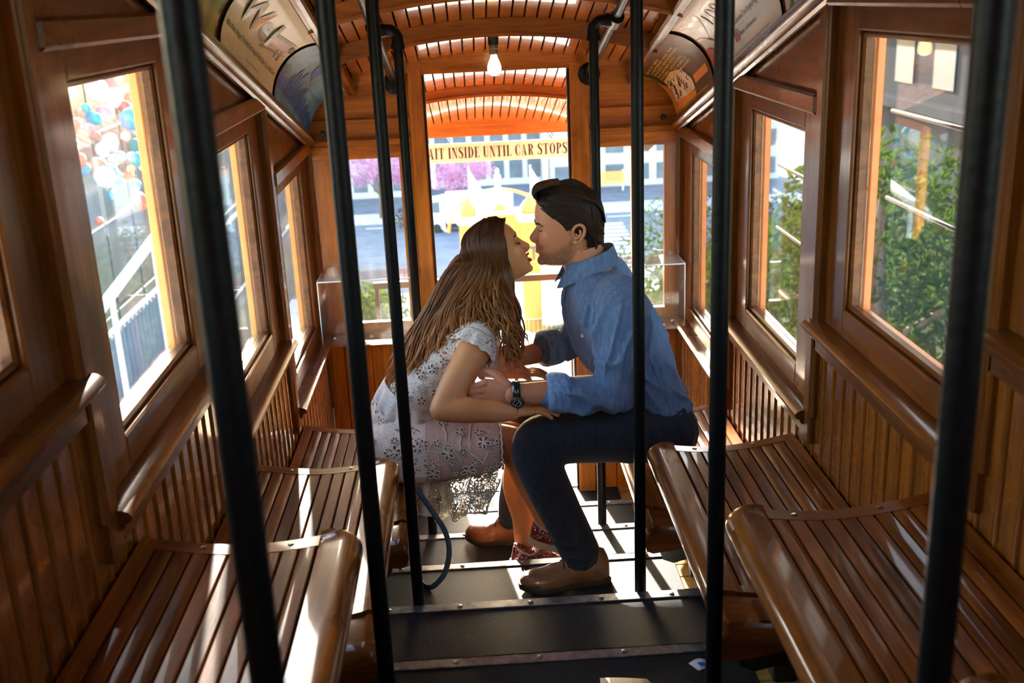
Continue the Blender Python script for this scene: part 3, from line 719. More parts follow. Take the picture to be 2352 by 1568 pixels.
def acrylic(name, x0, x1, lab):
    r = empty(name, ((x0+x1)/2, 2.45, .182), lab, 'brochure holder'); y0, y1, z0, z1 = 2.34, 2.53, .184, .50; t = .005
    MB().box(x0, x1, y0, y0+t, z0, z1, .001).build('front_panel', MAT['acrylic'], r)
    MB().box(x0, x0+t, y0+t, y1, z0, z1, .001).build('side_panel', MAT['acrylic'], r); MB().box(x1-t, x1, y0+t, y1, z0, z1, .001).build('side_panel', MAT['acrylic'], r)
    MB().box(x0, x1, y0, y1+.01, z1, z1+t, .001).build('lid', MAT['acrylic_lid_glare'], r)
    MB().box(x0+t, x1-t, y0+t, y1, z0, z0+t, .001).build('base_panel', MAT['acrylic'], r)
    m = MB()
    for a, b in ((x0, x0+.004), (x1-.004, x1)):
        m.box(a, b, y0-.0006, y0+.0035, z0, z1+.005); m.box(a, b, y0, y1, z1+.0015, z1+.0058)
    m.box(x0, x1, y0-.0008, y0+.0035, z1+.001, z1+.0056); m.build('polished_edge', MAT['acrylic_edge'], r)
    for x in (x0+.06, (x0+x1)/2, x1-.06):
        MB().lathe([(.008, 0), (.008, .004), (.005, .008), (.0001, .009)], Matrix.Translation((x, y0, z0+.04)) @ Matrix.Rotation(radians(90), 4, 'X'), 12).build('screw', MAT['steel'], r, radians(40))
    m = MB(); m.prism([(x0+.02, z1+.004), (x0+.03, z1+.024), (x0+.09, z1+.03), (x0+.10, z1+.038), (x1-.12, z1+.038), (x1-.1, z1+.03), (x1-.04, z1+.026), (x1-.02, z1+.004)], 1, y1+.004, y1+.009); m.build('lid_tab', MAT['acrylic'], r)
n_ = NT('acrylic_edge'); n_.set(Base_Color=(.85, .88, .86), Roughness=.2, Transmission_Weight=.3)
acrylic('acrylic_holder', -.868, -.40, 'clear acrylic brochure box on the left end sill')
acrylic('acrylic_holder', .50, .868, 'clear acrylic brochure box on the right end sill behind the man')

# gate bars at the open end of the platform
g = empty('metal_gate', (0, YP, zp+.006), 'dark metal gate across the open front end', 'gate')
MB().box(-.80, .80, YP-.015, YP+.015, -.052, -.008, .003).build('top_rail', MAT['iron_black'], g)
MB().box(-.80, .80, YP-.012, YP+.012, zp+.06, zp+.09, .003).build('bottom_rail', MAT['iron_black'], g)
for x in (-.78, -.40, .005, .112, .50, .78): MB().box(x-.014, x+.014, YP-.01, YP+.01, zp+.006, -.05, .002).build('bar', MAT['iron_black'], g)

# ================================================================ advertising cards in the coves
def text_flat(body, size=1., sx=1., bold=0.):
    cu = bpy.data.curves.new('t', 'FONT'); cu.body = body; cu.size = size; cu.fill_mode = 'FRONT'; cu.offset = bold; cu.resolution_u = 3
    o = bpy.data.objects.new('t', cu); COL.objects.link(o); dg = bpy.context.evaluated_depsgraph_get(); me = bpy.data.meshes.new_from_object(o.evaluated_get(dg))
    vv = [(p.co.x*sx, p.co.y) for p in me.vertices]; ff = [tuple(p.vertices) for p in me.polygons]
    bpy.data.objects.remove(o); bpy.data.curves.remove(cu); bpy.data.meshes.remove(me); return vv, ff
def fit_text(m, body, x0, y0, h, fn, width=None, bold=0., x1=None):
    vv, ff = text_flat(body, 1., 1., bold); wmax = max(v[0] for v in vv) if vv else 1
    if x1 is not None: width = x1-x0
    s = h/.72; sx = (width/wmax) if width else s
    b = len(m.v); m.v += [tuple(fn(x0+x*sx, y0+y*s)) for x, y in vv]; m.f += [tuple(i+b for i in f) for f in ff]; m.m += [m.mi]*len(ff)
def card_map(sx, ya, yb, off):
    """u 0..1 reading left to right, v 0..1 bottom to top of the card, in the cove"""
    def fn(u, v):
        y = lerp(ya, yb, u) if sx < 0 else lerp(yb, ya, u)
        return cove(sx, y, .04+.92*v, off+LAYER[0])
    return fn
LAYER = [0.]
def card(sx, ya, yb, label, mat, curl=0.):
    LAYER[0] = 0.
    r = empty('advertising_card', (sx*.80, (ya+yb)/2, rail_z((ya+yb)/2)+.05), label, 'poster')
    fn = card_map(sx, ya, yb, .004); m = MB(); m.grid(lambda u, v: fn(u, v)+V3((-sx*curl*(abs(u-.5)*2)**4, 0, 0)), 10, 14); 
    bk = card_map(sx, ya, yb, .0025); m.grid(lambda u, v: bk(1-u, v), 10, 14); m.build('sheet', mat, r, True)
    return r, card_map(sx, ya, yb, .0052)
def poly(m, pts, fn):
    span = max(p[1] for p in pts)-min(p[1] for p in pts); b = len(m.v)
    if span < .07:
        m.v += [tuple(fn(x, y)) for x, y in pts]; m.f.append(tuple(range(b, b+len(pts)))); m.m.append(m.mi); return
    cx = sum(p[0] for p in pts)/len(pts); cy = sum(p[1] for p in pts)/len(pts); n = 6
    for (x0, y0), (x1, y1) in zip(pts, pts[1:]+pts[:1]):
        idx = {}
        for i in range(n+1):
            for j in range(n+1-i):
                a, c = i/n, j/n; idx[(i, j)] = len(m.v); m.v.append(tuple(fn(cx+(x0-cx)*a+(x1-cx)*c, cy+(y0-cy)*a+(y1-cy)*c)))
        for i in range(n):
            for j in range(n-i):
                m.f.append((idx[(i, j)], idx[(i+1, j)], idx[(i, j+1)])); m.m.append(m.mi)
                if i+j < n-1: m.f.append((idx[(i+1, j)], idx[(i+1, j+1)], idx[(i, j+1)])); m.m.append(m.mi)
def strip(m, pts, w_, fn):
    for (x0, y0), (x1, y1) in zip(pts, pts[1:]):
        L_ = math.hypot(x1-x0, y1-y0) or 1; nx, ny = -(y1-y0)/L_*w_, (x1-x0)/L_*w_
        poly(m, [(x0+nx, y0+ny), (x0-nx, y0-ny), (x1-nx, y1-ny), (x1+nx, y1+ny)], fn)
def rect(m, x0, x1, y0, y1, fn, n=6):
    for i in range(n): poly(m, [(x0, lerp(y0, y1, i/n)), (x1, lerp(y0, y1, i/n)), (x1, lerp(y0, y1, (i+1)/n)), (x0, lerp(y0, y1, (i+1)/n))], fn)
def gloss(name, c, var=.06, rough=.22, scale=12): return plain(name, c, rough=.4, var=var, scale=scale, coat=.3, bump=.10)
gloss('card_cream', (.72, .66, .44)); gloss('card_blue', (.015, .13, .52), var=.9, scale=7); gloss('card_green', (.22, .27, .05), var=.8, scale=9)
gloss('card_grey', (.56, .56, .50)); gloss('card_brown', (.075, .032, .012), var=.5); gloss('card_orange', (.85, .26, .03)); gloss('card_white', (.80, .79, .74))
gloss('print_olive', (.15, .14, .055), var=.5, scale=40); gloss('print_red', (.42, .05, .035)); gloss('print_tan', (.62, .42, .20)); gloss('print_blue', (.02, .17, .60), var=.5)
gloss('print_sky', (.14, .38, .85), var=.6, scale=5); gloss('print_teal', (.03, .30, .42), var=.6); gloss('print_pink', (.55, .25, .40), var=.4); gloss('print_sepia', (.80, .58, .38), var=.25, scale=30)
gloss('print_dark', (.02, .035, .045), var=.6, scale=30); gloss('print_copper', (.50, .24, .13), var=.3); gloss('print_green', (.10, .16, .03)); gloss('print_plum', (.25, .03, .08)); gloss('print_gold', (.72, .45, .08))
def lets(r, mat, *items, name='lettering'):
    m = MB()
    for f_ in items: f_(m)
    LAYER[0] += .0006
    return tag(m.build(name, MAT[mat], r), kind='stuff' if len(items) > 1 or name == 'lettering' else None)
# left: green picture, cream bank card, blue skyline
r, f = card(-1, -.02, .80, 'green and white picture card at the upper left of the rack', MAT['card_green'])
lets(r, 'card_white', lambda m: poly(m, [(.55, .45), (.80, .30), (.98, .55), (.98, 1), (.62, 1)], f), name='print'); lets(r, 'card_orange', lambda m: poly(m, [(.40, .50), (.52, .46), (.56, .62), (.44, .70)], f), lambda m: poly(m, [(.60, .34), (.68, .30), (.70, .40), (.62, .44)], f), name='print')
lets(r, 'print_gold', *[lambda m, i=i: strip(m, [(.60+.03*i, .04), (.64+.03*i, .16), (.62+.03*i, .30)], .004, f) for i in range(5)], name='print')
r, f = card(-1, .875, 1.665, 'cream bank card with large letters and cable car in the left rack', MAT['card_cream'])
lets(r, 'print_olive', lambda m: fit_text(m, 'Wel', .10, .44, .34, f, x1=.64, bold=.03), lambda m: rect(m, .80, .835, .42, .62, f), lambda m: rect(m, .87, .905, .42, .62, f), name='headline')
lets(r, 'ink_black', lambda m: fit_text(m, 'We Were Happy To Help Get Angels Flight Back Up, And Down.', .03, .26, .062, f, x1=.97, bold=.006), lambda m: fit_text(m, 'Group California', .42, .12, .030, f, x1=.66))
lets(r, 'print_copper', lambda m: poly(m, [(.56, .44), (.60, .46), (.93, .58), (.94, .70), (.66, .62)], f), lambda m: strip(m, [(.54, .40), (.94, .53)], .008, f), lambda m: strip(m, [(.66, .64), (.95, .74)], .010, f), name='print')
lets(r, 'print_olive', *[lambda m, i=i: poly(m, [(.67+.033*i, .655+.011*i), (.685+.033*i, .60+.011*i), (.70+.033*i, .666+.011*i)], f) for i in range(8)], *[lambda m, i=i: strip(m, [(.54+.025*i, .375+.0083*i), (.552+.025*i, .405+.0083*i)], .005, f) for i in range(15)], name='print')
def circ(m, cx, cy, rx, ry, f, n=18): poly(m, [(cx+rx*cos(2*pi*i/n), cy+ry*sin(2*pi*i/n)) for i in range(n)], f)
lets(r, 'ink_black', lambda m: strip(m, [(.955+.028*cos(t/10*2*pi), .66+.05*sin(t/10*2*pi)) for t in range(11)], .006, f), lambda m: strip(m, [(.945, .63), (.965, .69)], .006, f), name='emblem')
r, f = card(-1, 1.70, 2.545, 'blue painted skyline card at the lower left of the rack', MAT['print_sky'])
m = MB(); base = [(0, 0), (1, 0), (1, .16), (.8, .22), (.6, .26), (.42, .36), (.22, .46), (0, .52)]; poly(m, base, f); m.build('print', MAT['card_blue'], r); LAYER[0] += .0006
lets(r, 'print_teal', lambda m: poly(m, [(.0, .20), (.3, .16), (.62, .10), (.8, .04), (.5, 0), (0, 0)], f), lambda m: poly(m, [(0, .5), (.08, .56), (.16, .5), (.2, .4), (.05, .36)], f), name='print')
random.seed(3); bd = []
for i in range(16):
    x = .22+.048*i; h_ = (.16, .30, .24, .34, .18, .14, .22, .27, .16, .2, .13, .18, .10, .14, .09, .07)[i]; b0 = interp([(0, .46), (.4, .36), (.6, .27), (1, .15)], x)-.03
    bd.append(lambda m, x=x, h_=h_, b0=b0: poly(m, [(x, b0), (x+.034, b0-.005), (x+.034, b0+h_*.9), (x+.02, b0+h_), (x+.004, b0+h_*.86)], f))
lets(r, 'print_blue', *bd, lambda m: poly(m, [(.30, 1), (.40, .72), (.52, .60), (.50, .80), (.60, 1)], f), name='print')
lets(r, 'print_teal', lambda m: fit_text(m, 'Traveling the World', .62, .50, .045, f, x1=.93))
# small white card end, left rack bottom
# right: brown card, grey bank card, floral card
r, f = card(1, 1.775, 2.535, 'brown and orange streetcar card at the lower right of the rack', MAT['card_brown'])
lets(r, 'card_orange', lambda m: poly(m, [(0, .06), (.60, .06), (.60, .12), (.45, .13), (.14, .16), (.06, .30), (.05, .55), (0, .60)], f), lambda m: rect(m, .64, .95, .20, .31, f), lambda m: rect(m, .0, .03, .1, .98, f), name='print')
lets(r, 'print_green', lambda m: rect(m, 0, 1, 0, .055, f, 1), lambda m: rect(m, 0, .05, .62, 1, f), name='border')
lets(r, 'print_sepia', lambda m: poly(m, [(.10, .20), (.60, .14), (.60, .30), (.52, .52), (.36, .60), (.12, .58)], f), name='photo')
random.seed(11); lets(r, 'card_brown', *[lambda m, a=random.random(), b=random.random(), c=random.random(): strip(m, [(.12+.42*a, .20+.3*b), (.12+.42*a+.08*(c-.3), .24+.3*b), (.15+.42*a, .28+.26*b)], .006+.01*c, f) for _ in range(26)], name='photo_detail')
for i, t in enumerate(('SINCE 1886', 'CALIFORNIA AND THE', 'PACIFIC ENTERPRISES', 'HAS GROWN WITH', 'PACIFIC LIGHTING,', 'A FAMILY OF ENERGY', 'SERVICES COMPANIES')):
    lets(r, 'print_gold', lambda m, i=i, t=t: fit_text(m, t, .10 if i < 1 else .13, .90-.062*i-.04, .042, f, width=.034*len(t)+.05, bold=.01))
lets(r, 'print_gold', lambda m: fit_text(m, 'SERVING CALIFORNIA AND LOS ANGELES  PACIFIC ENTERPRISES', .08, .012, .03, f, x1=.92))
r, f = card(1, .845, 1.72, 'grey bank card with red LOOKING UP heading in the right rack', MAT['card_grey'])
lets(r, 'card_white', lambda m: poly(m, [(0, .55), (.14, .50), (.30, .95), (.9, 1), (0, 1)], f), name='print')
lets(r, 'print_plum', lambda m: didone(m, 'LOOKING UP', .26, .90, lambda x, y: f(x, .56+.20*y), track=.05), lambda m: strip(m, [(.0, .60), (.06, .58), (.12, .50), (.18, .40)], .008, f), name='headline')
lets(r, 'ink_black', lambda m: fit_text(m, 'Bank of America Celebrates The Angels Flight Railway.', .25, .36, .062, f, x1=.94), lambda m: fit_text(m, 'Bank of America', .49, .215, .05, f, x1=.72, bold=.008), lambda m: fit_text(m, 'Angels Flight is a gift to the greatest architect magazine in the country.', .30, .06, .028, f, x1=.86))
lets(r, 'print_red', *[lambda m, a=a: strip(m, a, .007, f) for a in ([(.42, .19), (.42, .31)], [(.445, .19), (.445, .31)], [(.47, .19), (.47, .31)], [(.42, .31), (.47, .31)], [(.42, .19), (.47, .19)], [(.42, .25), (.47, .25)])], name='emblem')
lets(r, 'print_red', lambda m: poly(m, [(.0, .04), (.20, .02), (.22, .10), (.10, .16), (.14, .30), (.04, .42), (0, .40)], f), *[lambda m, i=i: rect(m, .02+.05*i, .05+.05*i, .18, .34-.03*i, f, 2) for i in range(3)], name='print')
lets(r, 'print_gold', lambda m: poly(m, [(.40, .50), (.46, .47), (.44, .54)], f), lambda m: strip(m, [(.1, .52), (.18, .40)], .004, f), name='print')
r, f = card(1, -.02, .80, 'floral card with dark and purple shapes at the upper right of the rack', MAT['card_grey'])
lets(r, 'print_dark', lambda m: poly(m, [(.30, .25), (.55, .18), (.72, .45), (.62, .72), (.38, .66)], f), lambda m: poly(m, [(.36, .04), (.56, .06), (.50, .22), (.38, .18)], f), name='print')
lets(r, 'print_pink', lambda m: poly(m, [(.02, .52), (.16, .30), (.28, .36), (.30, .58), (.14, .70)], f), lambda m: poly(m, [(.05, .25), (.14, .20), (.16, .28)], f), name='print')
lets(r, 'card_orange', *[lambda m, a=a: poly(m, [(a[0], a[1]), (a[0]+.07, a[1]-.03), (a[0]+.08, a[1]+.05), (a[0]+.02, a[1]+.08)], f) for a in ((.28, .30), (.62, .50), (.42, .12), (.70, .25))], name='print')
lets(r, 'print_green', *[lambda m, a=a: poly(m, [(a, .03), (a+.04, .02), (a+.06, .16), (a+.02, .12)], f) for a in (.05, .18, .62, .74, .86)], lambda m: strip(m, [(.3, .8), (.5, .7), (.7, .85)], .02, f), name='print')

# small things on the floor
m = MB(); m.grid(lambda u, v: (.415+.05*u-.02*v, -.125+.035*v+.01*u, .0085+.010*sin(3.1*u)*(.4+.6*v)), 5, 4, .0008); 
sc = empty('gum_wrapper', (.435, -.107, .008), 'small crumpled white and blue wrapper on the near black mat', 'litter'); m.build('wrapper', MAT['card_white'], sc, True)
m = MB(); m.grid(lambda u, v: (.425+.018*u-.01*v, -.115+.014*v, .0105+.010*sin(3.1*(.25+.35*u))*(.4+.6*(.3+.4*v))), 3, 3); m.build('print', MAT['print_blue'], sc, True)

pc = empty('paper_scrap', (.21, -.20, .008), 'cream paper scrap lying on the near black mat', 'paper')
m = MB(); m.grid(lambda u, v: (.14+.135*u+.01*v, -.262+.125*v-.006*u, .0080+.006*sin(2.5*u+1.2*v)), 5, 4, .0008); m.build('sheet', MAT['card_cream'], pc, True)
# ================================================================ the couple
def skin(name, c, deep, stub=False):
    n = NT(name); co = n.coord(); a = n.nd('TexNoise', Scale=9.0, Detail=5.0); n.lk(co, a.inputs['Vector'])
    b = n.nd('TexNoise', Scale=260.0, Detail=2.0); n.lk(co, b.inputs['Vector'])
    col = n.ramp(a.outputs[0], [(.3, deep), (.7, c)])
    if stub:
        at = n.nd('Attribute'); at.attribute_name = 'stubble'
        s_ = n.nd('TexNoise', Scale=330.0, Detail=1.0); n.lk(co, s_.inputs['Vector'])
        col = n.mix(n.math('MULTIPLY', at.outputs['Fac'], n.ramp(s_.outputs[0], [(.30, (1, 1, 1)), (.62, (.30, .30, .30))])), col, (.050, .026, .014))
    n.set(Base_Color=col, Roughness=.46, Subsurface_Weight=.12, Subsurface_Scale=.01, Specular_IOR_Level=.4)
    n.b.inputs['Subsurface Radius'].default_value = (1, .35, .18)
    n.bump(b.outputs[0], .12, .0015); return n.mat
skin('skin_man', (.72, .32, .165), (.62, .235, .11), True); skin('skin_woman', (.74, .32, .125), (.64, .245, .085))
def cloth(name, c1, c2, weave=900., rough=.85, foldscale=6., fold=.35, sheen=.15):
    n = NT(name); co = n.coord(); a = n.nd('TexNoise', Scale=foldscale, Detail=3.0, Distortion=.6); n.lk(co, a.inputs['Vector'])
    w1 = n.nd('TexWave', Scale=weave/6.28, Distortion=1.5, Detail=1.0); w1.bands_direction = 'Z'; n.lk(co, w1.inputs['Vector'])
    w2 = n.nd('TexNoise', Scale=90.0, Detail=4.0); n.lk(n.coord('Object', (1, 1, .2)), w2.inputs['Vector'])
    col = n.mix(n.ramp(w2.outputs[0], [(.35, (0,)*3), (.65, (1,)*3)]), c1, c2); col = n.mix(.25, col, w1.outputs[0], 'MULTIPLY')
    n.set(Base_Color=col, Roughness=rough, Sheen_Weight=sheen); h = n.math('ADD', n.math('MULTIPLY', a.outputs[0], 1.0), n.math('MULTIPLY', w2.outputs[0], .06))
    n.bump(h, fold, .03); return n.mat
cloth('denim_shirt', (.115, .185, .31), (.18, .27, .42), fold=.5, foldscale=9.); cloth('denim_cuff', (.13, .26, .50), (.30, .46, .70), fold=.3)
cloth('trousers', (.012, .016, .024), (.022, .027, .036), fold=.45, foldscale=5.)
plain('leather_sunlit', (.30, .105, .034), rough=.38, var=.35, scale=14, bump=.15, coat=.35); plain('leather_brown', (.26, .115, .048), rough=.42, var=.4, scale=12, bump=.15, coat=.3)  # far boot: same brown leather, its sunlight put into the colour
plain('sole_dark', (.045, .027, .016), rough=.7); plain('sole_cream', (.62, .52, .36), rough=.6, var=.06); plain('lace_dark', (.035, .016, .01), rough=.8)
def _glit():
    n = NT('glitter'); v = n.nd('TexVoronoi', Scale=260.0); n.lk(n.coord(), v.inputs['Vector'])
    nm = n.nd('VectorMath'); nm.operation = 'SUBTRACT'; n.lk(v.outputs['Color'], nm.inputs[0]); nm.inputs[1].default_value = (.5, .5, .5)
    g = n.nd('NewGeometry'); ad = n.nd('VectorMath'); ad.operation = 'ADD'; n.lk(g.outputs['Normal'], ad.inputs[0]); n.lk(nm.outputs[0], ad.inputs[1])
    no = n.nd('VectorMath'); no.operation = 'NORMALIZE'; n.lk(ad.outputs[0], no.inputs[0]); n.lk(no.outputs[0], n.b.inputs['Normal'])
    n.set(Base_Color=n.ramp(v.outputs['Distance'], [(.1, (.62, .24, .20)), (.6, (.30, .08, .075))]), Roughness=.25, Metallic=.75)
_glit()
def hairmat(name, root, tip, rough=.32):
    """strand colour runs from root to tip by the uv stored along each lock"""
    n = NT(name); at = n.nd('Attribute'); at.attribute_name = 'along'; oi = n.nd('Attribute'); oi.attribute_name = 'lockrnd'
    c = n.ramp(at.outputs['Fac'], [(0., root), (.50, tuple(lerp(a, b, .16) for a, b in zip(root, tip))), (.78, tuple(lerp(a, b, .62) for a, b in zip(root, tip))), (1., tip)])
    hv = n.nd('HueSaturation'); n.lk(c, hv.inputs['Color']); n.lk(n.math('ADD', n.math('MULTIPLY', oi.outputs['Fac'], .9), .55), hv.inputs['Value'])
    n.set(Base_Color=hv.outputs[0], Roughness=rough, Anisotropic=.4, Specular_IOR_Level=.28)
    return n.mat
hairmat('hair_woman', (.036, .0105, .0035), (.46, .165, .036), .44); hairmat('hair_man', (.026, .0145, .0075), (.080, .044, .020), .55)
plain('hair_dark', (.025, .013, .008), rough=.5); plain('brow_dark', (.035, .016, .009), rough=.7); plain('lip_red', (.42, .025, .02), rough=.3, coat=.3); plain('lip_nude', (.44, .17, .12), rough=.45); plain('tooth', (.80, .76, .68), rough=.25)
plain('nail_pink', (.78, .48, .42), rough=.2, coat=.6); plain('gold', (.75, .52, .22), rough=.2, metal=1.0); plain('watch_steel', (.10, .10, .09), rough=.3, metal=.8); plain('watch_black', (.010, .010, .010), rough=.25, coat=.6); plain('watch_white', (.85, .85, .8), rough=.4)
plain('button_white', (.75, .72, .66), rough=.35); plain('stitch', (.22, .30, .42), rough=.8); plain('strap_blue', (.060, .095, .13), rough=.6, var=.2, scale=80)
def lacemat(name, base, hole, scale, thr, alpha=False, rough=.9):
    n = NT(name); co = n.coord(); v = n.nd('TexVoronoi', Scale=scale); n.lk(co, v.inputs['Vector'])
    v2 = n.nd('TexVoronoi', Scale=scale*5.5); n.lk(co, v2.inputs['Vector']); v3 = n.nd('TexVoronoi', Scale=scale*1.0); v3.feature = 'DISTANCE_TO_EDGE'; n.lk(co, v3.inputs['Vector'])
    # petals: angular lobes are approximated by a ring of small cells inside each large cell
    ringm = n.ramp(v.outputs['Distance'], [(.10, (0,)*3), (.16, (1,)*3), (.42, (1,)*3), (.50, (0,)*3)])
    small = n.ramp(v2.outputs['Distance'], [(thr, (1,)*3), (thr+.08, (0,)*3)])
    holes = n.math('MULTIPLY', ringm, small); tiny = n.nd('TexVoronoi', Scale=scale*14); n.lk(co, tiny.inputs['Vector'])
    net = n.ramp(tiny.outputs['Distance'], [(.22, (.75,)*3), (.36, (0,)*3)]); edge = n.ramp(v3.outputs['Distance'], [(.02, (0,)*3), (.06, (1,)*3)])
    holes = n.math('MAXIMUM', holes, n.math('MULTIPLY', n.math('MULTIPLY', net, n.math('SUBTRACT', 1.0, ringm)), edge))
    n.set(Base_Color=n.mix(holes, base, hole), Roughness=rough, Sheen_Weight=.2, Subsurface_Weight=.0)
    inv = n.math('SUBTRACT', 1.0, holes); n.bump(inv, .8, .006)
    if alpha: n.set(Alpha=n.math('SUBTRACT', 1.0, n.math('MULTIPLY', holes, .75)))
    return n.mat
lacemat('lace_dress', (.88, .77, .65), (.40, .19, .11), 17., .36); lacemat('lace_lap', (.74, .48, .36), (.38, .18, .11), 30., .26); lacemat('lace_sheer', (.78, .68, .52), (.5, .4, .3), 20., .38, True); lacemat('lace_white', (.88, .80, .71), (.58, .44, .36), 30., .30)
plain('lace_cord', (.80, .70, .58), rough=.9, var=.06)

def loft(m, rings, cap=True):
    k = len(rings[0]); b = len(m.v)
    vv = [p for r_ in rings for p in r_]; n = len(rings)
    ff = [(i*k+j, i*k+(j+1) % k, (i+1)*k+(j+1) % k, (i+1)*k+j) for i in range(n-1) for j in range(k)]
    if cap: ff += [tuple(range(k))[::-1], tuple(range((n-1)*k, n*k))]
    m.add(vv, ff); return m
def ell(c, U, Vv, k=28, e=1.0):
    c, U, Vv = V3(c), V3(U), V3(Vv); out = []
    for i in range(k):
        t = 2*pi*i/k; a, b = cos(t), sin(t)
        out.append(c+U*(math.copysign(abs(a)**e, a))+Vv*(math.copysign(abs(b)**e, b)))
    return out
def limb(m, pts, rad, n=5, sides=18, flat=1.0, up=None):
    P = catmull(pts, n); R = []
    for i in range(len(P)):
        t = i/n; j = min(int(t), len(rad)-2); u = t-j; R.append(lerp(rad[j], rad[j+1], u*u*(3-2*u) if 0 <= u <= 1 else u))
    m.tube(P, R, sides, True, flat, up); m.ball(P[0], R[0]*.98); m.ball(P[-1], R[-1]*.98); return m
def along(o, name, vals):
    at = o.data.attributes.new(name, 'FLOAT', 'POINT'); at.data.foreach_set('value', vals)

def displace(mb, fn):
    me = bpy.data.meshes.new('tmp'); me.from_pydata(mb.v, [], mb.f); me.update(); vv = []
    for v in me.vertices: vv.append(tuple(v.co+v.normal*fn(v.co)))
    mb.v = vv; bpy.data.meshes.remove(me); return mb
def ridge(x, y, z): return (1-abs(mnoise.noise(V3((x, y, z)))))**7
# ---- heads -----------------------------------------------------------------
class Frame:
    """head-local a (forward), y (lateral, + = far side), b (up)  ->  world"""
    def __init__(s, O, f, u): s.O = V3(O); s.f = V3(f); s.u = V3(u)
    def __call__(s, a, y, b): return s.O+s.f*a+s.u*b+V3((0, y, 0))
def head_loft(m, F, front, back, width, bs, ac, k=40, ef=.86, eb=.95):
    R = []
    for b in bs:
        af, ab, w_ = interp(front, b), interp(back, b), interp(width, b); r_ = []
        c = min(ac, af-.3*(af-ab)) if af-ab > 0 else (af+ab)/2
        for i in range(k):
            t = 2*pi*i/k; ca, sa = cos(t), sin(t); e = ef if ca > 0 else eb
            a = c+((af-c) if ca > 0 else (c-ab))*math.copysign(abs(ca)**e, ca); r_.append(F(a, w_*math.copysign(abs(sa)**e, sa), b))
        R.append(r_)
    return loft(m, R)
def ear(m, F, a, b, y, s_=1., tilt=.15):
    """outer ear on the side facing -y"""
    def E(p, q, o): return F(a+(p*cos(tilt)-q*sin(tilt))*s_, y-o*s_, b+(p*sin(tilt)+q*cos(tilt))*s_)
    hel = [E(.012, -.006, .004), E(.015, .010, .010), E(.008, .026, .013), E(-.006, .031, .015), E(-.018, .022, .016), E(-.020, .004, .015), E(-.014, -.014, .012), E(-.006, -.026, .009), E(.004, -.030, .007), E(.010, -.024, .004)]
    m.tube(catmull(hel, 3), [.0052*s_]*28, 8)
    m.tube(catmull([E(.006, .018, .006), E(-.006, .014, .009), E(-.010, 0, .010), E(-.004, -.012, .009), E(.006, -.014, .006)], 3), [.0042*s_]*13, 8)
    vv = [E(.012*cos(t)-.003, .026*sin(t), .004) for t in [2*pi*i/14 for i in range(14)]]
    vv2 = [E(.014*cos(t)-.001, .028*sin(t), -.010) for t in [2*pi*i/14 for i in range(14)]]; loft(m, [vv2, vv])
    m.ball(E(.001, -.026, .007), .0075*s_); m.ball(E(.012, -.004, .005), .0055*s_)

# ============================ MAN ============================
YM = 1.19
man = empty('person', (.53, YM, .055), 'man in a blue denim shirt and dark trousers leaning towards the woman', 'person')
FM = Frame((.22, YM, .95), (-1, 0, 0), (0, 0, 1))
hm = MB()
mf = [(-.139, .075), (-.135, .092), (-.132, .104), (-.120, .113), (-.107, .114), (-.098, .1105), (-.090, .1125), (-.082, .1135), (-.074, .1125), (-.066, .1135), (-.050, .1145), (-.035, .114), (-.018, .113), (-.004, .1135), (.014, .1195), (.032, .1225), (.059, .122), (.091, .115), (.112, .097), (.130, .065), (.142, .030), (.147, -.01)]
mbk = [(-.139, .048), (-.132, .022), (-.120, .0), (-.100, -.012), (-.07, -.060), (-.03, -.096), (.013, -.107), (.052, -.106), (.092, -.093), (.120, -.072), (.136, -.045), (.145, -.025), (.147, -.012)]
mwd = [(-.139, .010), (-.134, .028), (-.120, .043), (-.098, .059), (-.07, .073), (-.04, .084), (-.004, .091), (.032, .096), (.07, .097), (.10, .090), (.125, .070), (.14, .043), (.147, .008)]
bs = [-.139, -.136, -.130, -.122, -.112, -.10, -.088, -.076, -.062, -.045, -.028, -.01, .008, .026, .045, .065, .085, .102, .118, .130, .140, .147]
head_loft(hm, FM, mf, mbk, mwd, bs, -.005)
hm.tube(catmull([FM(.110, 0, .004), FM(.1195, 0, -.012), FM(.1300, 0, -.029), FM(.1315, 0, -.0365), FM(.124, 0, -.0425), FM(.110, 0, -.046)], 4), [.0075+.0042*min(1, i/10) for i in range(21)], 12)
hm.tube([FM(.106, 0, .006), FM(.112, 0, -.015), FM(.117, 0, -.032), FM(.113, 0, -.044)], [.009, .0115, .0135, .012], 14)
for sy in (-1, 1):
    hm.ball(FM(.118, sy*.0115, -.039), (.0105, .0085, .0085)); hm.ball(FM(.074, sy*.038, -.026), (.040, .031, .044)); hm.ball(FM(.104, sy*.030, .018), (.014, .032, .0105))
hm.ball(FM(.104, 0, -.118), (.015, .026, .017)); hm.ball(FM(.1160, 0, -.0845), (.0075, .021, .0066)); hm.ball(FM(.1160, 0, -.0690), (.0078, .023, .0060)); hm.tube(catmull([FM(.111, 0, -.047), FM(.113, 0, -.063)], 3), .010, 10)
# neck
rn = [ell((.262, YM, .875), (.078, 0, .02), (0, .070, 0)), ell((.268, YM, .83), (.072, 0, .03), (0, .067, 0)), ell((.285, YM, .775), (.078, 0, .03), (0, .072, 0)), ell((.31, YM, .71), (.10, 0, .02), (0, .10, 0))]
loft(hm, rn)
hm = remesh(hm, .0032, 6, .5)
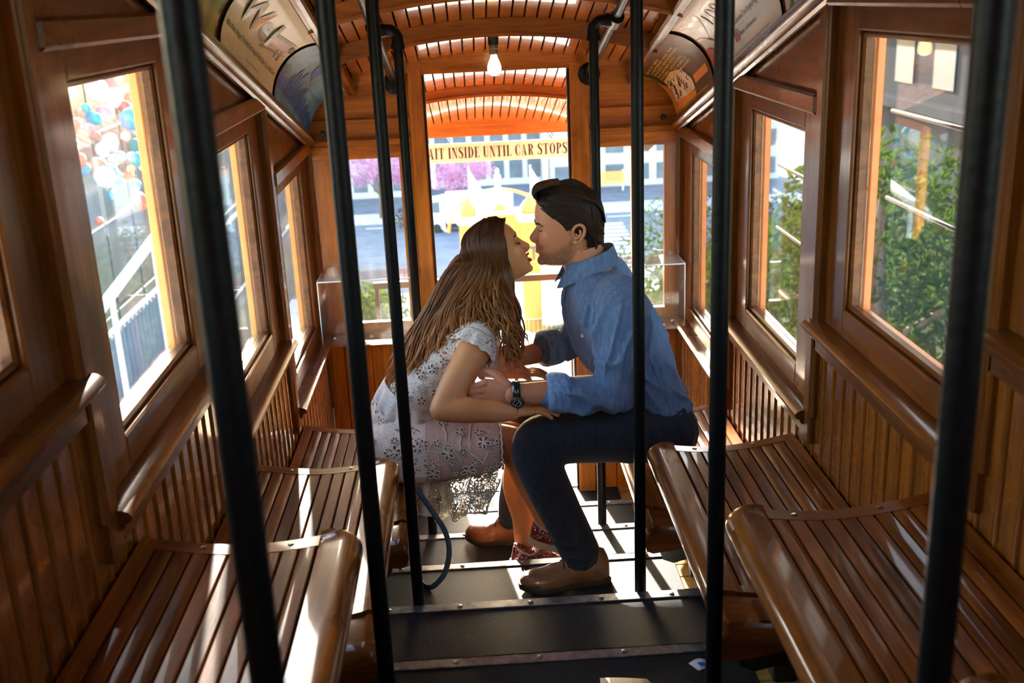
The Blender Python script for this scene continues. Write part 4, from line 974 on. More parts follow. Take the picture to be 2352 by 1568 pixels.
# eye sockets, brow shadow, jaw line
vv = []
for p in hm.v:
    q = V3(p)-FM.O; a, y, b = -q.x, q.y, q.z
    if a > .07:
        for sy in (-1, 1): p = (p[0]+.0075*math.exp(-((y-sy*.034)/.017)**2-((b-.004)/.010)**2), p[1], p[2])
        p = (p[0]+.0035*math.exp(-(y/.024)**2-((b+.0765)/.0028)**2), p[1], p[2])
    vv.append(p)
hm.v = vv
for sy in (-1, 1): hm.ball(FM(.0985, sy*.034, .0035), (.0125, .0150, .0085), 14, 10)
from mathutils.bvhtree import BVHTree
bvM = BVHTree.FromPolygons([V3(p) for p in hm.v], hm.f)
def on_face(F, bv, y, b, lift=.001):
    h = bv.ray_cast(F(.4, y, b), -F.f); return h[0]+F.f*lift*.8+V3((0, math.copysign(lift*.6, y), 0)) if h[0] is not None else F(.1, y, b)
ear(hm, FM, -.018, -.008, -.090, 1.12)
# arms and hands (left arm is the near one)
def arm(m, S, E, Wr, r): limb(m, [S, E], r[:2], 6); limb(m, [E, tuple(lerp(a, b, .35) for a, b in zip(E, Wr)), Wr], r[2:], 6)
ml = MB(); arm(ml, (.365, .985, .70), (.335, .93, .415), (-.015, .90, .436), (.060, .050, .050, .050, .037))
arm(ml, (.365, 1.395, .70), (.30, 1.44, .44), (.02, 1.28, .44), (.060, .050, .050, .048, .037))
limb(ml, [(.53, YM, .18), (.45, YM, .42), (.35, YM, .66), (.30, YM, .75)], [.12, .12, .12, .08]); limb(ml, [(.53, 1.06, .19), (.07, .96, .235), (.205, .885, -.2)], [.08, .06, .04]); limb(ml, [(.53, 1.32, .19), (.07, 1.40, .20), (-.02, 1.48, -.36)], [.08, .06, .04])
limb(ml, [(.365, .985, .70), (.32, YM, .71), (.365, 1.395, .70)], [.07, .08, .07])
ml = remesh(ml, .0075, 3)
# left hand gripping her arm: back of the hand to the camera
hh = MB()
rg = [ell((.015, .90, .437), (0, .024, 0), (.004, 0, .037)), ell((-.02, .90, .437), (0, .023, 0), (.003, 0, .036)), ell((-.055, .905, .440), (0, .024, 0), (.002, 0, .044)), ell((-.09, .912, .442), (0, .022, 0), (0, 0, .050)), ell((-.115, .920, .440), (0, .018, 0), (0, 0, .050))]
loft(hh, rg)
for (z0, l, r_) in ((.478, .92, .0125), (.454, 1.0, .0130), (.428, .96, .0126), (.404, .80, .0112)):
    k = V3((-.108, .914, z0)); dz = (.441-z0)*.25
    hh.ball(k, r_*1.22); limb(hh, [k, k+V3((-.042*l, .012, dz-.006)), k+V3((-.062*l, .046, dz-.012)), k+V3((-.046*l, .070, dz-.016))], [r_*1.05, r_, r_*.92, r_*.78], 4, 12)
limb(hh, [(-.035, .905, .470), (-.066, .925, .497), (-.098, .950, .505), (-.122, .968, .498)], [.018, .0145, .0125, .010], 4, 12)
hh = remesh(hh, .0030, 3)
bm2 = MB(); bm2.add(hm.v, hm.f); bm2.add(ml.v, ml.f); bm2.add(hh.v, hh.f)
# right hand, hidden behind her arm
h2 = MB(); loft(h2, [ell((.04, 1.29, .44), (0, .022, .0), (0, 0, .034)), ell((-.03, 1.262, .44), (0, .022, 0), (0, 0, .045)), ell((-.07, 1.25, .44), (0, .018, 0), (0, 0, .046))])
for i in range(4): limb(h2, [(-.06, 1.252, .476-.024*i), (-.10, 1.242, .472-.024*i), (-.125, 1.215, .466-.023*i), (-.115, 1.192, .462-.022*i)], [.012, .0115, .0105, .009], 3, 10)
limb(h2, [(-.01, 1.262, .472), (-.045, 1.236, .492), (-.075, 1.212, .492)], [.015, .0125, .010], 3, 10); h2 = remesh(h2, .004, 2); bm2.add(h2.v, h2.f)
mb_o = bm2.build('body', MAT['skin_man'], man, True)
st_ = []
for p in bm2.v:
    q = V3(p)-FM.O; a, y, b = -q.x, q.y, q.z
    s_ = 0.
    if -.03 < a < .13 and b > -.15:
        jaw = interp([(-.02, -.035), (.02, -.055), (.06, -.074), (.09, -.082), (.13, -.085)], a)
        s_ = .80*smoothstep(jaw+.016, jaw-.016, b)*smoothstep(-.022, .012, a)*smoothstep(-.150, -.128, b)
        s_ = max(s_, .62*smoothstep(.092, .104, a)*smoothstep(-.052, -.058, b)*smoothstep(-.078, -.072, b))
        s_ = max(s_, .95*smoothstep(.075, .098, a)*smoothstep(-.096, -.106, b)*smoothstep(.040, .028, abs(y)))
        if abs(y) < .018 and a > .1 and -.096 < b < -.072: s_ *= .15
    st_.append(s_)
along(mb_o, 'stubble', st_)
# brows, lashes, mouth line
m = MB()
for sy in (-1, 1): m.tube(catmull([on_face(FM, bvM, sy*.014, .0165), on_face(FM, bvM, sy*.030, .0225), on_face(FM, bvM, sy*.048, .0245), on_face(FM, bvM, sy*.062, .0185)], 4), [.0030, .0038, .0044, .0048, .005, .005, .0048, .0045, .0042, .0037, .0031, .0025, .0015], 8, True, .75)
tag(m.build('eyebrows', MAT['brow_dark'], man, True), kind='stuff')
m = MB()
for sy in (-1, 1): m.tube(catmull([on_face(FM, bvM, sy*.021, -.001), on_face(FM, bvM, sy*.030, -.0042), on_face(FM, bvM, sy*.040, -.0045), on_face(FM, bvM, sy*.050, -.0005)], 4), .0017, 6)
tag(m.build('eyelashes', MAT['hair_dark'], man, True), kind='stuff')
m = MB()
for db, rr_ in ((.0035, .0030), (-.0050, .0036)): m.tube(catmull([on_face(FM, bvM, y, -.0765+db*(1-abs(y)/.027), -.0008) for y in (-.026, -.017, -.008, 0.0001, .008, .017, .026)], 3), [rr_*(.25+.75*sin(pi*i/18)) for i in range(19)], 8)
tag(m.build('lips', MAT['lip_nude'], man, True), kind='stuff')
# hair: cap volume plus swept-back locks
hc = MB(); hl = [(-.075, -.068), (-.045, -.052), (-.03, -.046), (-.018, .020), (-.005, .028), (.017, .040), (.04, .054), (.065, .082), (.091, .1165), (.115, .113), (.135, .085), (.150, .040), (.156, -.01)]
hb = [(-.075, -.090), (-.06, -.108), (-.03, -.116), (.013, -.121), (.052, -.120), (.092, -.108), (.125, -.086), (.145, -.056), (.156, -.022)]
hw = [(-.075, .052), (-.05, .074), (-.02, .0935), (.0, .0985), (.032, .1035), (.07, .1045), (.10, .098), (.125, .079), (.145, .052), (.156, .010)]
head_loft(hc, FM, hl, hb, hw, [-.075, -.062, -.048, -.034, -.019, -.012, 0, .017, .032, .05, .066, .08, .095, .11, .125, .138, .148, .156], -.055, 40, .55, .95)
hc = remesh(hc, .005, 2)
def locks(m, paths, rad, sides=6, flat=.45, n=5):
    """tapered flattened locks; returns root-to-tip value and a random value per vertex"""
    al, rn_ = [], []
    for P in paths:
        Q = catmull(P, n); L = len(Q); rv = random.random()
        R = [rad*(.45+.75*sin(pi*min(1., .12+.80*i/(L-1))))*(1 if i < L-1 else .15) for i in range(L)]
        m.tube(Q, R, sides, True, flat); al += [i/(L-1) for i in range(L) for _ in range(sides)]; rn_ += [rv]*(L*sides)
    return al, rn_
random.seed(41); paths = []
def skull(F, fr, bk, wd_, ac, ang, b, off):
    """point on the hair surface: ang 0 = front, 90 = near side, 180 = back"""
    af, ab, w_ = interp(fr, b)+off, interp(bk, b)-off, interp(wd_, b)+off; c = min(ac, af-.02); t = radians(ang); ca, sa = cos(t), sin(t)
    a = c+((af-c) if ca > 0 else (c-ab))*ca; return F(a, -w_*sa, b)
for i in range(1000):
    side = random.choice((1, 1, 1, -1)); v = random.random()
    if v < .55:      # top: from the front hairline back over the crown
        y0 = side*random.uniform(0, .075); b0 = .094+.020*random.random()-abs(y0)*.45; a0 = interp([(0, .116), (.05, .092), (.075, .060)], abs(y0))
        j = random.uniform(-.006, .008); y0 += random.uniform(-.006, .006)
        P = [FM(a0, -y0, b0), FM(a0-.012, -y0*1.05, b0+.030-abs(y0)*.12+j), FM(.045, -y0*1.12, .152-abs(y0)*.40+j), FM(-.02, -y0*1.2, .159-abs(y0)*.48+j), FM(-.078, -y0*1.22, .130-abs(y0)*.35), FM(-.112, -y0*1.1, .075-abs(y0)*.2), FM(-.120, -y0, .02)]
    elif v < .82:    # sides: from the temple back above the ear
        b0 = random.uniform(-.006, .085); a0 = interp([(-.02, .024), (.017, .041), (.04, .055), (.065, .083), (.09, .112)], b0); w0 = interp(hw, b0)-.012
        P = [FM(a0, -side*w0*.92, b0), FM(a0-.03, -side*(w0+.012), b0+.014), FM(a0-.075, -side*(w0+.015), b0+.008), FM(-.07, -side*(w0+.006), b0-.016), FM(-.105, -side*w0*.68, b0-.045), FM(-.119, -side*w0*.3, b0-.07)]
    else:            # back of the head down to the nape
        ang = random.uniform(105, 180); b0 = random.uniform(.03, .13)
        P = [skull(FM, hl, hb, hw, -.055, ang, b0-.03*k, .003) for k in range(5)]
        P = [q for q in P if q.z > .868]
        if len(P) < 3: continue
        if side < 0: P = [V3((q.x, 2*YM-q.y, q.z)) for q in P]
    paths.append(P)
for i in range(420):  # upper sides, combed back over the temples
    k = random.random(); side = random.choice((1, 1, 1, -1)); jb = random.uniform(-.004, .004); o_ = .004*random.random()
    P = [FM(lerp(.050, .100, k), -side*lerp(.092, .052, k), lerp(.050, .098, k)), FM(lerp(.020, .062, k), -side*(lerp(.102, .078, k)+o_), lerp(.062, .126, k)+jb), FM(lerp(-.02, .0, k), -side*(lerp(.106, .082, k)+o_), lerp(.058, .130, k)+jb), FM(-.065, -side*(lerp(.100, .074, k)+o_), lerp(.036, .104, k)+jb), FM(-.102, -side*lerp(.074, .050, k), lerp(.006, .062, k)+jb), FM(-.119, -side*lerp(.045, .03, k), lerp(-.03, .02, k))]
    paths.append(P)
for i in range(90):  # loose tuft at the forehead
    y0 = random.uniform(-.05, .04); P = [FM(.108, y0, .10), FM(.122+random.uniform(-.004, .006), y0*1.1, .118+.012*random.random()), FM(.110, y0*1.2, .142+.008*random.random()), FM(.07, y0*1.3, .160), FM(.03, y0*1.3, .164)]; paths.append(P)
hmm = MB(); al, rn_ = locks(hmm, paths, .0034); nl = len(hmm.v); hmm.add(hc.v, hc.f); al += [.1]*len(hc.v); rn_ += [.25]*len(hc.v)
ho = hmm.build('hair', MAT['hair_man'], man, True); along(ho, 'along', al); along(ho, 'lockrnd', rn_)
# shirt
sm = MB()
loft(sm, [ell((.540, 1.17, .150), (.118, 0, 0), (0, .205, 0), 36), ell((.530, 1.17, .21), (.128, 0, 0), (0, .210, 0), 36), ell((.500, 1.18, .30), (.148, 0, 0), (0, .205, 0), 36), ell((.452, 1.18, .40), (.155, 0, 0), (0, .208, 0), 36), ell((.402, 1.19, .50), (.168, 0, 0), (0, .222, 0), 36), ell((.366, 1.19, .60), (.164, 0, 0), (0, .238, 0), 36), ell((.342, 1.19, .68), (.146, 0, 0), (0, .236, 0), 36), ell((.322, 1.19, .735), (.125, 0, 0), (0, .195, 0), 36), ell((.308, 1.19, .775), (.110, 0, 0), (0, .135, 0), 36), ell((.300, 1.19, .80), (.092, 0, 0), (0, .098, 0), 36)])
limb(sm, [(.370, 1.035, .715), (.372, .985, .66), (.362, .945, .54), (.345, .930, .43)], [.100, .104, .092, .082], 6, 24)
limb(sm, [(.352, .930, .425), (.26, .922, .412), (.17, .915, .420), (.125, .911, .425)], [.080, .074, .064, .060], 6, 24)
limb(sm, [(.370, 1.345, .715), (.372, 1.395, .66), (.335, 1.43, .54), (.295, 1.44, .45)], [.100, .102, .088, .078], 6, 24); limb(sm, [(.30, 1.44, .45), (.20, 1.385, .445), (.135, 1.345, .445)], [.076, .066, .060], 6, 24)
sm = remesh(sm, .0062, 6, .5)
def shirt_fold(p):
    x, y, z = p; near = smoothstep(1.06, .97, y); far = smoothstep(1.33, 1.42, y); body = 1-max(near, far)
    d = .0
    for (ex, ey, ez), s_ in (((.34, .93, .42), near), ((.29, 1.44, .45), far)):
        w_ = s_*math.exp(-((x-ex)**2+(z-ez)**2)/.022); d += w_*(.020*ridge(9*(x+z)+3*y, 5*y, 3.2*(z-x))-.008)
        d += s_*.013*ridge(13*(x-.3*z), 9*y, 3.4*z)*smoothstep(.46, .58, z)*smoothstep(.78, .68, z)
        d += s_*.010*ridge(4*x, 9*y, 14*z)*smoothstep(.30, .22, x)
    d += body*(.018*ridge(4*x+2*z, 4*y, 11*z+5*x)*smoothstep(.45, .26, z)+.014*ridge(9*x+4*z, 6*y, 3.5*z)*smoothstep(.34, .46, z)*smoothstep(.76, .66, z))
    return 1.7*d-.007
displace(sm, shirt_fold)
sh_o = sm.build('shirt', MAT['denim_shirt'], man, True)
# rolled cuffs
for (c, ax) in (((.118, .911, .426), V3((-1, -.02, .03))), ((.128, 1.342, .446), V3((-.9, -.45, 0)))):
    m = MB(); ax = ax.normalized(); U = ax.orthogonal().normalized(); Vv = ax.cross(U); c = V3(c); R = []
    for t, r_ in ((.062, .060), (.050, .0685), (.030, .0715), (.0, .0705), (-.014, .066), (-.017, .060), (-.010, .055), (.02, .0535)):
        R.append([c-ax*t+(U*cos(a)+Vv*sin(a))*(r_*(1+.05*sin(3*a+20*t)+.03*sin(7*a))) for a in [2*pi*i/30 for i in range(30)]])
    loft(m, R); cu = m.build('rolled_cuff', MAT['denim_cuff'], man, True)
# collar: stand and two folded leaves
m = MB()
def col_pt(t, v, lay):
    a = lerp(radians(-152), radians(152), t)            # opening towards the front (-x)
    r_ = (.074, .080, .098)[0]+.028*v*lay; cx, cz = .287, .838-.30*0
    x = cx+.086*cos(a)*(1+.25*v*lay); y = YM+(.078+.020*v*lay)*sin(a); zt = .872+.062*cos(a)*0+.028*cos(a)
    z = zt+.0-(.058+.030*smoothstep(.5, 1., abs(2*t-1)))*v*lay-(1-lay)*.05*v
    if lay: x -= .026*v*smoothstep(.55, 1., abs(2*t-1))
    return (x, y, z-.022)
m.grid(lambda u, v: col_pt(u, v, 1), 36, 6, .003); m.build('collar', MAT['denim_shirt'], man, True)
m = MB(); m.grid(lambda u, v: (lambda q: (q[0]*.985+.004, q[1], q[2]-.002))(col_pt(u, v, 0)), 36, 3, .003); m.build('collar_stand', MAT['denim_shirt'], man, True)
# placket, pocket, buttons, stitching projected on the shirt surface
from mathutils.bvhtree import BVHTree
def bvh(o):
    off = wloc(o); return BVHTree.FromPolygons([v.co+off for v in o.data.vertices], [tuple(p.vertices) for p in o.data.polygons])
bs_ = bvh(sh_o)
def near_hit(b_, x, z, y0=.4, lift=.0015):
    h = b_.ray_cast(V3((x, y0, z)), V3((0, 1, 0)))
    return (h[0]+h[1]*lift, h[1]) if h[0] is not None else (None, None)
def stitch_line(m, b_, pts, r_=.0010):
    Q = [near_hit(b_, p.x, p.z)[0] for p in catmull([(x, 0, z) for x, z in pts], 8)]; Q = [q for q in Q if q is not None]
    if len(Q) > 2: m.tube(Q, r_, 5)
m = MB(); stitch_line(m, bs_, [(.268, .66), (.285, .735), (.33, .765), (.40, .74), (.452, .67)]); m.build('yoke_seam', MAT['stitch'], man, True)
m = MB(); stitch_line(m, bs_, [(.435, .62), (.475, .50), (.52, .38), (.56, .26)]); m.build('side_seam', MAT['stitch'], man, True)
m = MB()
def front_hit(z, y, lift=.003):
    h = bs_.ray_cast(V3((-.1, y, z)), V3((1, 0, 0))); return h[0]+h[1]*lift if h[0] is not None else V3((.2, y, z))
m.grid(lambda u, v: front_hit(lerp(.78, .46, u), YM+lerp(-.020, .020, v)), 26, 3, .002); m.build('placket', MAT['denim_shirt'], man, True)
bt = MB().lathe([(.0075, 0), (.0075, .002), (.005, .003), (.0001, .0022)], Matrix.Rotation(radians(-90), 4, 'Y'), 12).mesh('button', MAT['button_white'], True)
for z in (.785, .72, .645, .565, .49): p = front_hit(z, YM-.002, .006); inst('button', bt, man, p)
p, nn = near_hit(bs_, .245, .585)
if p is not None: inst('button', bt, man, p, (0, 0, radians(60)))
# trousers
tm = MB()
limb(tm, [(.545, 1.075, .195), (.42, 1.04, .215), (.28, 1.00, .228), (.15, .972, .236), (.068, .960, .232), (.062, .952, .17), (.098, .935, .06), (.150, .912, -.06), (.195, .892, -.165), (.203, .888, -.195)], [.125, .116, .104, .094, .086, .086, .080, .074, .072, .071], 6, 26)
limb(tm, [(.545, 1.305, .195), (.42, 1.33, .215), (.28, 1.36, .215), (.15, 1.385, .205), (.068, 1.40, .195), (.055, 1.41, .13), (.03, 1.44, -.05), (-.005, 1.47, -.22), (-.018, 1.482, -.325)], [.125, .116, .104, .094, .086, .084, .076, .070, .066], 6, 26)
loft(tm, [ell((.55, YM, .085), (.10, 0, 0), (0, .19, 0)), ell((.55, YM, .16), (.118, 0, 0), (0, .205, 0)), ell((.54, YM, .24), (.115, 0, 0), (0, .195, 0)), ell((.53, YM, .30), (.10, 0, 0), (0, .17, 0))])
tm = remesh(tm, .0065, 4)
vv = []
for p in tm.v:
    x, y, z = p; d = .004*mnoise.noise(V3((x*8, y*8, z*8)))+.016*ridge(5*x, 6*y, 16*z)*smoothstep(.0, -.14, z)+.014*ridge(11*(x+z), 6*y, 4*(z-x))*math.exp(-((x-.11)**2+(z-.14)**2)/.009)+.010*ridge(8*x, 5*y, 5*z)*smoothstep(.3, .42, x)
    z = max(z, .058) if x > .40 else z
    if y < 1.0: z = max(z, -.212+.10*(x-.205)+.004*sin(30*x))
    elif x < .1: z = max(z, -.352)
    vv.append((x, y-d, z))
tm.v = vv; tm.build('trousers', MAT['trousers'], man, True)
m = MB(); m.grid(lambda u, v: (.532+.128*cos(lerp(-.5, 2.2, u)), YM-.216*sin(lerp(-.5, 2.2, u))*.99, .222+.03*v), 16, 2, .004); m.build('belt', MAT['leather_brown'], man, True)
# watch on the left wrist
wt = empty('wristwatch', (.0, .88, .436), 'black wristwatch with white markers on the man\'s left wrist', 'watch'); ax = V3((1, .02, -.02)).normalized(); m = MB(); R = []
wc = V3((-.004, .900, .437))
for dx, rr_ in ((-.013, .0405), (-.013, .0445), (.013, .0445), (.013, .0405)): R.append([wc+ax*dx+V3((0, cos(a)*rr_*.93, sin(a)*rr_*1.0)) for a in [2*pi*i/28 for i in range(28)]])
R.append(R[0]); loft(m, R, False); m.build('strap', MAT['watch_black'], wt, True)
fn = V3((-.10, -1, -.42)).normalized(); Mw = Matrix.Translation(wc+V3((0, -.0385, -.0165))) @ fn.to_track_quat('Z', 'Y').to_matrix().to_4x4()
MB().lathe([(.0225, -.006), (.0235, .0), (.0235, .005), (.021, .0075), (.0185, .007), (.0185, .0055)], Mw, 28).build('case', MAT['watch_steel'], wt, radians(40))
MB().lathe([(.0185, .004), (.0185, .0058), (.0001, .0058)], Mw, 24).build('dial', MAT['watch_black'], wt)
m = MB()
for i in range(12):
    a = i*pi/6; M2 = Mw @ Matrix.Rotation(a, 4, 'Z'); m.box(-.0013, .0013, .0115, .0162, .0060, .0064, 0, M2)
m.box(-.0007, .0007, 0, .011, .0064, .0067, 0, Mw @ Matrix.Rotation(-1.0, 4, 'Z')); m.box(-.0007, .0007, 0, .014, .0064, .0067, 0, Mw @ Matrix.Rotation(2.6, 4, 'Z')); m.build('markers', MAT['watch_white'], wt)
MB().lathe([(.003, 0), (.003, .005), (.0001, .0055)], Mw @ Matrix.Translation((.0235, 0, .001)) @ Matrix.Rotation(radians(90), 4, 'Y'), 10).build('crown', MAT['watch_steel'], wt, True)

# ---- shoes
def shoe_part(parent, M, L_, wtab, htab, sole_h, mats, sneaker=False, toe_up=.012):
    up = MB(); R = []; n = 22
    for i in range(n+1):
        t = i/n; w_ = interp(wtab, t); h_ = interp(htab, t); z0 = sole_h+toe_up*smoothstep(.72, 1., t); r_ = []
        for j in range(20):
            a = 2*pi*j/20; ca, sa = cos(a), sin(a); y = w_*math.copysign(abs(ca)**.75, ca); z = z0+(h_*(abs(sa)**.8) if sa > 0 else -.004*abs(sa)); 
            if sa > 0 and h_ > .07: y *= 1-.38*(abs(sa)**2)
            r_.append(M @ V3((t*L_, y, z)))
        R.append(r_)
    loft(up, R); up.build('upper', MAT[mats[0]], parent, radians(60))
    so_ = MB(); R = []
    for i in range(n+1):
        t = i/n; w_ = interp(wtab, t)*1.05+.003; z0 = toe_up*smoothstep(.72, 1., t)+(.004*smoothstep(.3, .45, t)*smoothstep(.6, .45, t)); tt = (t-.5)*1.03+.5
        R.append([M @ V3((tt*L_, y, z)) for y, z in ((-w_*.96, z0), (-w_, z0+.006), (-w_, sole_h+z0-.004), (-w_*.97, sole_h+z0+.001), (w_*.97, sole_h+z0+.001), (w_, sole_h+z0-.004), (w_, z0+.006), (w_*.96, z0))])
    loft(so_, R); so_.build('sole', MAT[mats[1]], parent, radians(40))
def basis(heel, toe, up=(0, 0, 1)):
    h, t, u = V3(heel), V3(toe), V3(up); x = (t-h).normalized(); y = u.cross(x).normalized(); z = x.cross(y)
    return Matrix(((x.x, y.x, z.x, h.x), (x.y, y.y, z.y, h.y), (x.z, y.z, z.z, h.z), (0, 0, 0, 1))), (t-h).length
chw = [(0, .018), (.04, .032), (.15, .040), (.35, .040), (.55, .048), (.72, .053), (.86, .046), (.95, .030), (1, .008)]
chh = [(0, .070), (.04, .105), (.12, .118), (.30, .116), (.42, .098), (.55, .070), (.72, .052), (.88, .043), (.96, .030), (1, .012)]
for nm_, hl_, to_, lab in (('near', (.300, .880, -.2905), (-.022, .835, -.2905), 0), ('far', (.045, 1.470, -.4395), (-.222, 1.515, -.4395), 1)):
    M, L_ = basis(hl_, to_); s_o = empty('left_shoe' if nm_ == 'near' else 'right_shoe', hl_, parent=man, label='brown leather chukka boot' if nm_ == 'near' else 'brown leather chukka boot, coloured warmer as if sunlit')
    shoe_part(s_o, M, L_, chw, chh, .020, ('leather_brown' if nm_ == 'near' else 'leather_sunlit', 'sole_dark'))
    m = MB()
    for t in (.40, .46, .52): m.tube([M @ V3((t*L_, -.030, interp(chh, t)+.006)), M @ V3((t*L_-.004, 0, interp(chh, t)+.0245)), M @ V3((t*L_, .030, interp(chh, t)+.006))], .0028, 6)
    for sy in (-1, 1): m.tube(catmull([M @ V3((.39*L_, 0, .125)), M @ V3((.41*L_, sy*.020, .138)), M @ V3((.47*L_, sy*.034, .118)), M @ V3((.42*L_, sy*.014, .122))], 4), .0026, 6)
    m.build('laces', MAT['lace_dark'], s_o, True)

# ============================ WOMAN ============================
YW = 1.20
wom = empty('person', (-.43, YW, .055), 'woman with long wavy brown hair in a white lace dress leaning forward', 'person')
FW = Frame((-.04, YW, .885), (.899, 0, .438), (-.438, 0, .899))
hw_ = MB()
wf = [(-.138, .042), (-.136, .060), (-.130, .072), (-.122, .0765), (-.112, .0755), (-.104, .0785), (-.096, .0815), (-.086, .0785), (-.078, .081), (-.070, .0805), (-.060, .078), (-.040, .0785), (-.020, .079), (-.004, .0795), (.012, .0825), (.03, .0815), (.05, .0755), (.07, .062), (.085, .043), (.098, .012), (.104, -.02)]
wbk = [(-.138, .020), (-.13, .0), (-.118, -.018), (-.10, -.030), (-.07, -.062), (-.03, -.100), (.01, -.114), (.045, -.110), (.075, -.090), (.092, -.065), (.104, -.024)]
ww = [(-.138, .008), (-.132, .024), (-.12, .034), (-.10, .046), (-.075, .058), (-.045, .068), (-.01, .075), (.02, .080), (.05, .079), (.075, .066), (.094, .040), (.104, .006)]
head_loft(hw_, FW, wf, wbk, ww, [-.138, -.135, -.129, -.122, -.112, -.102, -.09, -.078, -.066, -.052, -.036, -.02, -.004, .012, .028, .045, .062, .078, .090, .099, .104], -.01, 40, .84)
hw_.tube(catmull([FW(.078, 0, -.004), FW(.0845, 0, -.020), FW(.0945, 0, -.038), FW(.0985, 0, -.048), FW(.0935, 0, -.0545), FW(.082, 0, -.060)], 4), [.0058+.0022*min(1, i/10) for i in range(21)], 12)
hw_.tube([FW(.074, 0, -.004), FW(.0775, 0, -.022), FW(.0835, 0, -.040), FW(.081, 0, -.056)], [.0070, .0090, .0115, .0100], 14)
for sy in (-1, 1):
    hw_.ball(FW(.0865, sy*.0095, -.0525), (.0085, .0068, .0065)); hw_.ball(FW(.047, sy*.031, -.040), (.033, .027, .038)); hw_.ball(FW(.070, sy*.026, .008), (.0115, .025, .009))
hw_.ball(FW(.066, 0, -.124), (.0125, .018, .0125))
loft(hw_, [ell(FW(-.030, 0, -.055), (.050, 0, .028), (0, .050, 0)), ell((-.030, YW, .795), (.046, 0, -.014), (0, .047, 0)), ell((-.056, YW, .735), (.047, 0, -.020), (0, .047, 0)), ell((-.086, YW, .685), (.054, 0, -.024), (0, .054, 0)), ell((-.125, YW, .63), (.085, 0, -.04), (0, .11, 0))])
hw_ = remesh(hw_, .0030, 6, .5); vv = []
for p in hw_.v:
    q = V3(p)-FW.O; a, y, b = q.dot(FW.f), q.y, q.dot(FW.u)
    if a > .045:
        d = sum(.006*math.exp(-((y-sy*.030)/.014)**2-((b+.010)/.0085)**2) for sy in (-1, 1)); p = tuple(V3(p)-FW.f*d)
    vv.append(p)
hw_.v = vv
for sy in (-1, 1): hw_.ball(FW(.0655, sy*.029, -.0105), (.0105, .0125, .0075), 14, 10)
bvW = BVHTree.FromPolygons([V3(p) for p in hw_.v], hw_.f)
# torso, arms, legs
wb_ = MB()
loft(wb_, [ell((-.44, YW, .14), (.11, 0, -.03), (0, .155, 0)), ell((-.40, YW, .26), (.095, 0, -.05), (0, .14, 0)), ell((-.335, YW, .38), (.075, 0, -.055), (0, .125, 0)), ell((-.25, YW, .48), (.085, 0, -.065), (0, .135, 0)), ell((-.17, YW, .565), (.085, 0, -.06), (0, .15, 0)), ell((-.125, YW, .62), (.065, 0, -.045), (0, .15, 0)), ell((-.095, YW, .66), (.05, 0, -.03), (0, .08, 0))])
SH, EL, WR = (-.125, 1.045, .585), (-.262, .890, .398), (-.022, .872, .377)
limb(wb_, [(-.13, 1.10, .60), SH, tuple(lerp(a, b, .5) for a, b in zip(SH, EL)), EL], [.058, .062, .055, .044], 6, 22); limb(wb_, [EL, (-.18, .884, .394), (-.10, .878, .386), WR], [.043, .046, .040, .0285], 6, 22)
limb(wb_, [(-.13, 1.30, .60), (-.115, 1.365, .585), (-.12, 1.40, .49), (-.15, 1.36, .39)], [.056, .056, .050, .043], 6, 20); limb(wb_, [(-.15, 1.36, .39), (-.06, 1.31, .385), (.03, 1.27, .385)], [.042, .036, .027], 6, 20)
limb(wb_, [(-.40, 1.12, .165), (-.20, 1.09, .185), (-.03, 1.070, .182), (.0, 1.072, .12), (.035, 1.082, .03), (.075, 1.088, -.10), (.095, 1.088, -.165), (.10, 1.085, -.20)], [.085, .078, .064, .058, .058, .040, .034, .036], 6, 22)
limb(wb_, [(-.40, 1.28, .15), (-.20, 1.27, .14), (.0, 1.245, .115), (.012, 1.24, .05), (.0, 1.215, -.06), (.012, 1.185, -.20), (.008, 1.160, -.285), (.004, 1.140, -.345)], [.085, .078, .066, .060, .062, .043, .036, .038], 6, 22)
wb_ = remesh(wb_, .0062, 3)
# right hand resting on his knee, fingers spread towards him
hd = MB(); loft(hd, [ell(WR, (0, .014, .024), (0, .026, -.012)), ell((.0, .874, .378), (0, .026, -.004), (0, .004, .0165)), ell((.022, .880, .380), (0, .033, .001), (0, 0, .0155)), ell((.045, .888, .378), (0, .034, .002), (0, 0, .013))])
FG = []
for kx, ky, L_, sp, r_ in ((.040, .862, .072, -.12, .0088), (.047, .880, .088, -.02, .0098), (.048, .898, .095, .06, .0100), (.043, .916, .088, .16, .0098)):
    k = V3((kx, ky, .378)); d = V3((cos(sp), sin(sp), 0)); J = [k, k+d*L_*.42+V3((0, 0, .003)), k+d*L_*.74+V3((0, 0, -.006)), k+d*L_+V3((0, 0, -.020))]; FG.append(J)
    limb(hd, J, [r_*1.08, r_, r_*.92, r_*.74], 4, 12)
limb(hd, [(.005, .895, .376), (.028, .925, .372), (.058, .945, .362)], [.0125, .0105, .0085], 4, 12)
hd = remesh(hd, .0026, 2); h3 = MB(); loft(h3, [ell((.02, 1.275, .385), (0, .025, 0), (0, 0, .016)), ell((.06, 1.262, .385), (0, .032, 0), (0, 0, .014))])
for i in range(4): limb(h3, [(.055, 1.235+.018*i, .384), (.09, 1.23+.02*i, .384), (.125, 1.228+.022*i, .366)], [.009, .0085, .007], 3, 10)
limb(h3, [(.03, 1.245, .38), (.06, 1.215, .372)], [.011, .0085], 3, 10); h3 = remesh(h3, .0036, 2)
wbm = MB()
for q in (hw_, wb_, hd, h3): wbm.add(q.v, q.f)
wbody = wbm.build('body', MAT['skin_woman'], wom, True)
m = MB()
for J in FG[:3]:
    d = (J[3]-J[2]).normalized(); m.ball(J[3]+V3((-.004, -.001, .0055)), (.0075, .0058, .0022), 12, 8, V3((d.x, d.y, d.z)).to_track_quat('X', 'Z').to_matrix())
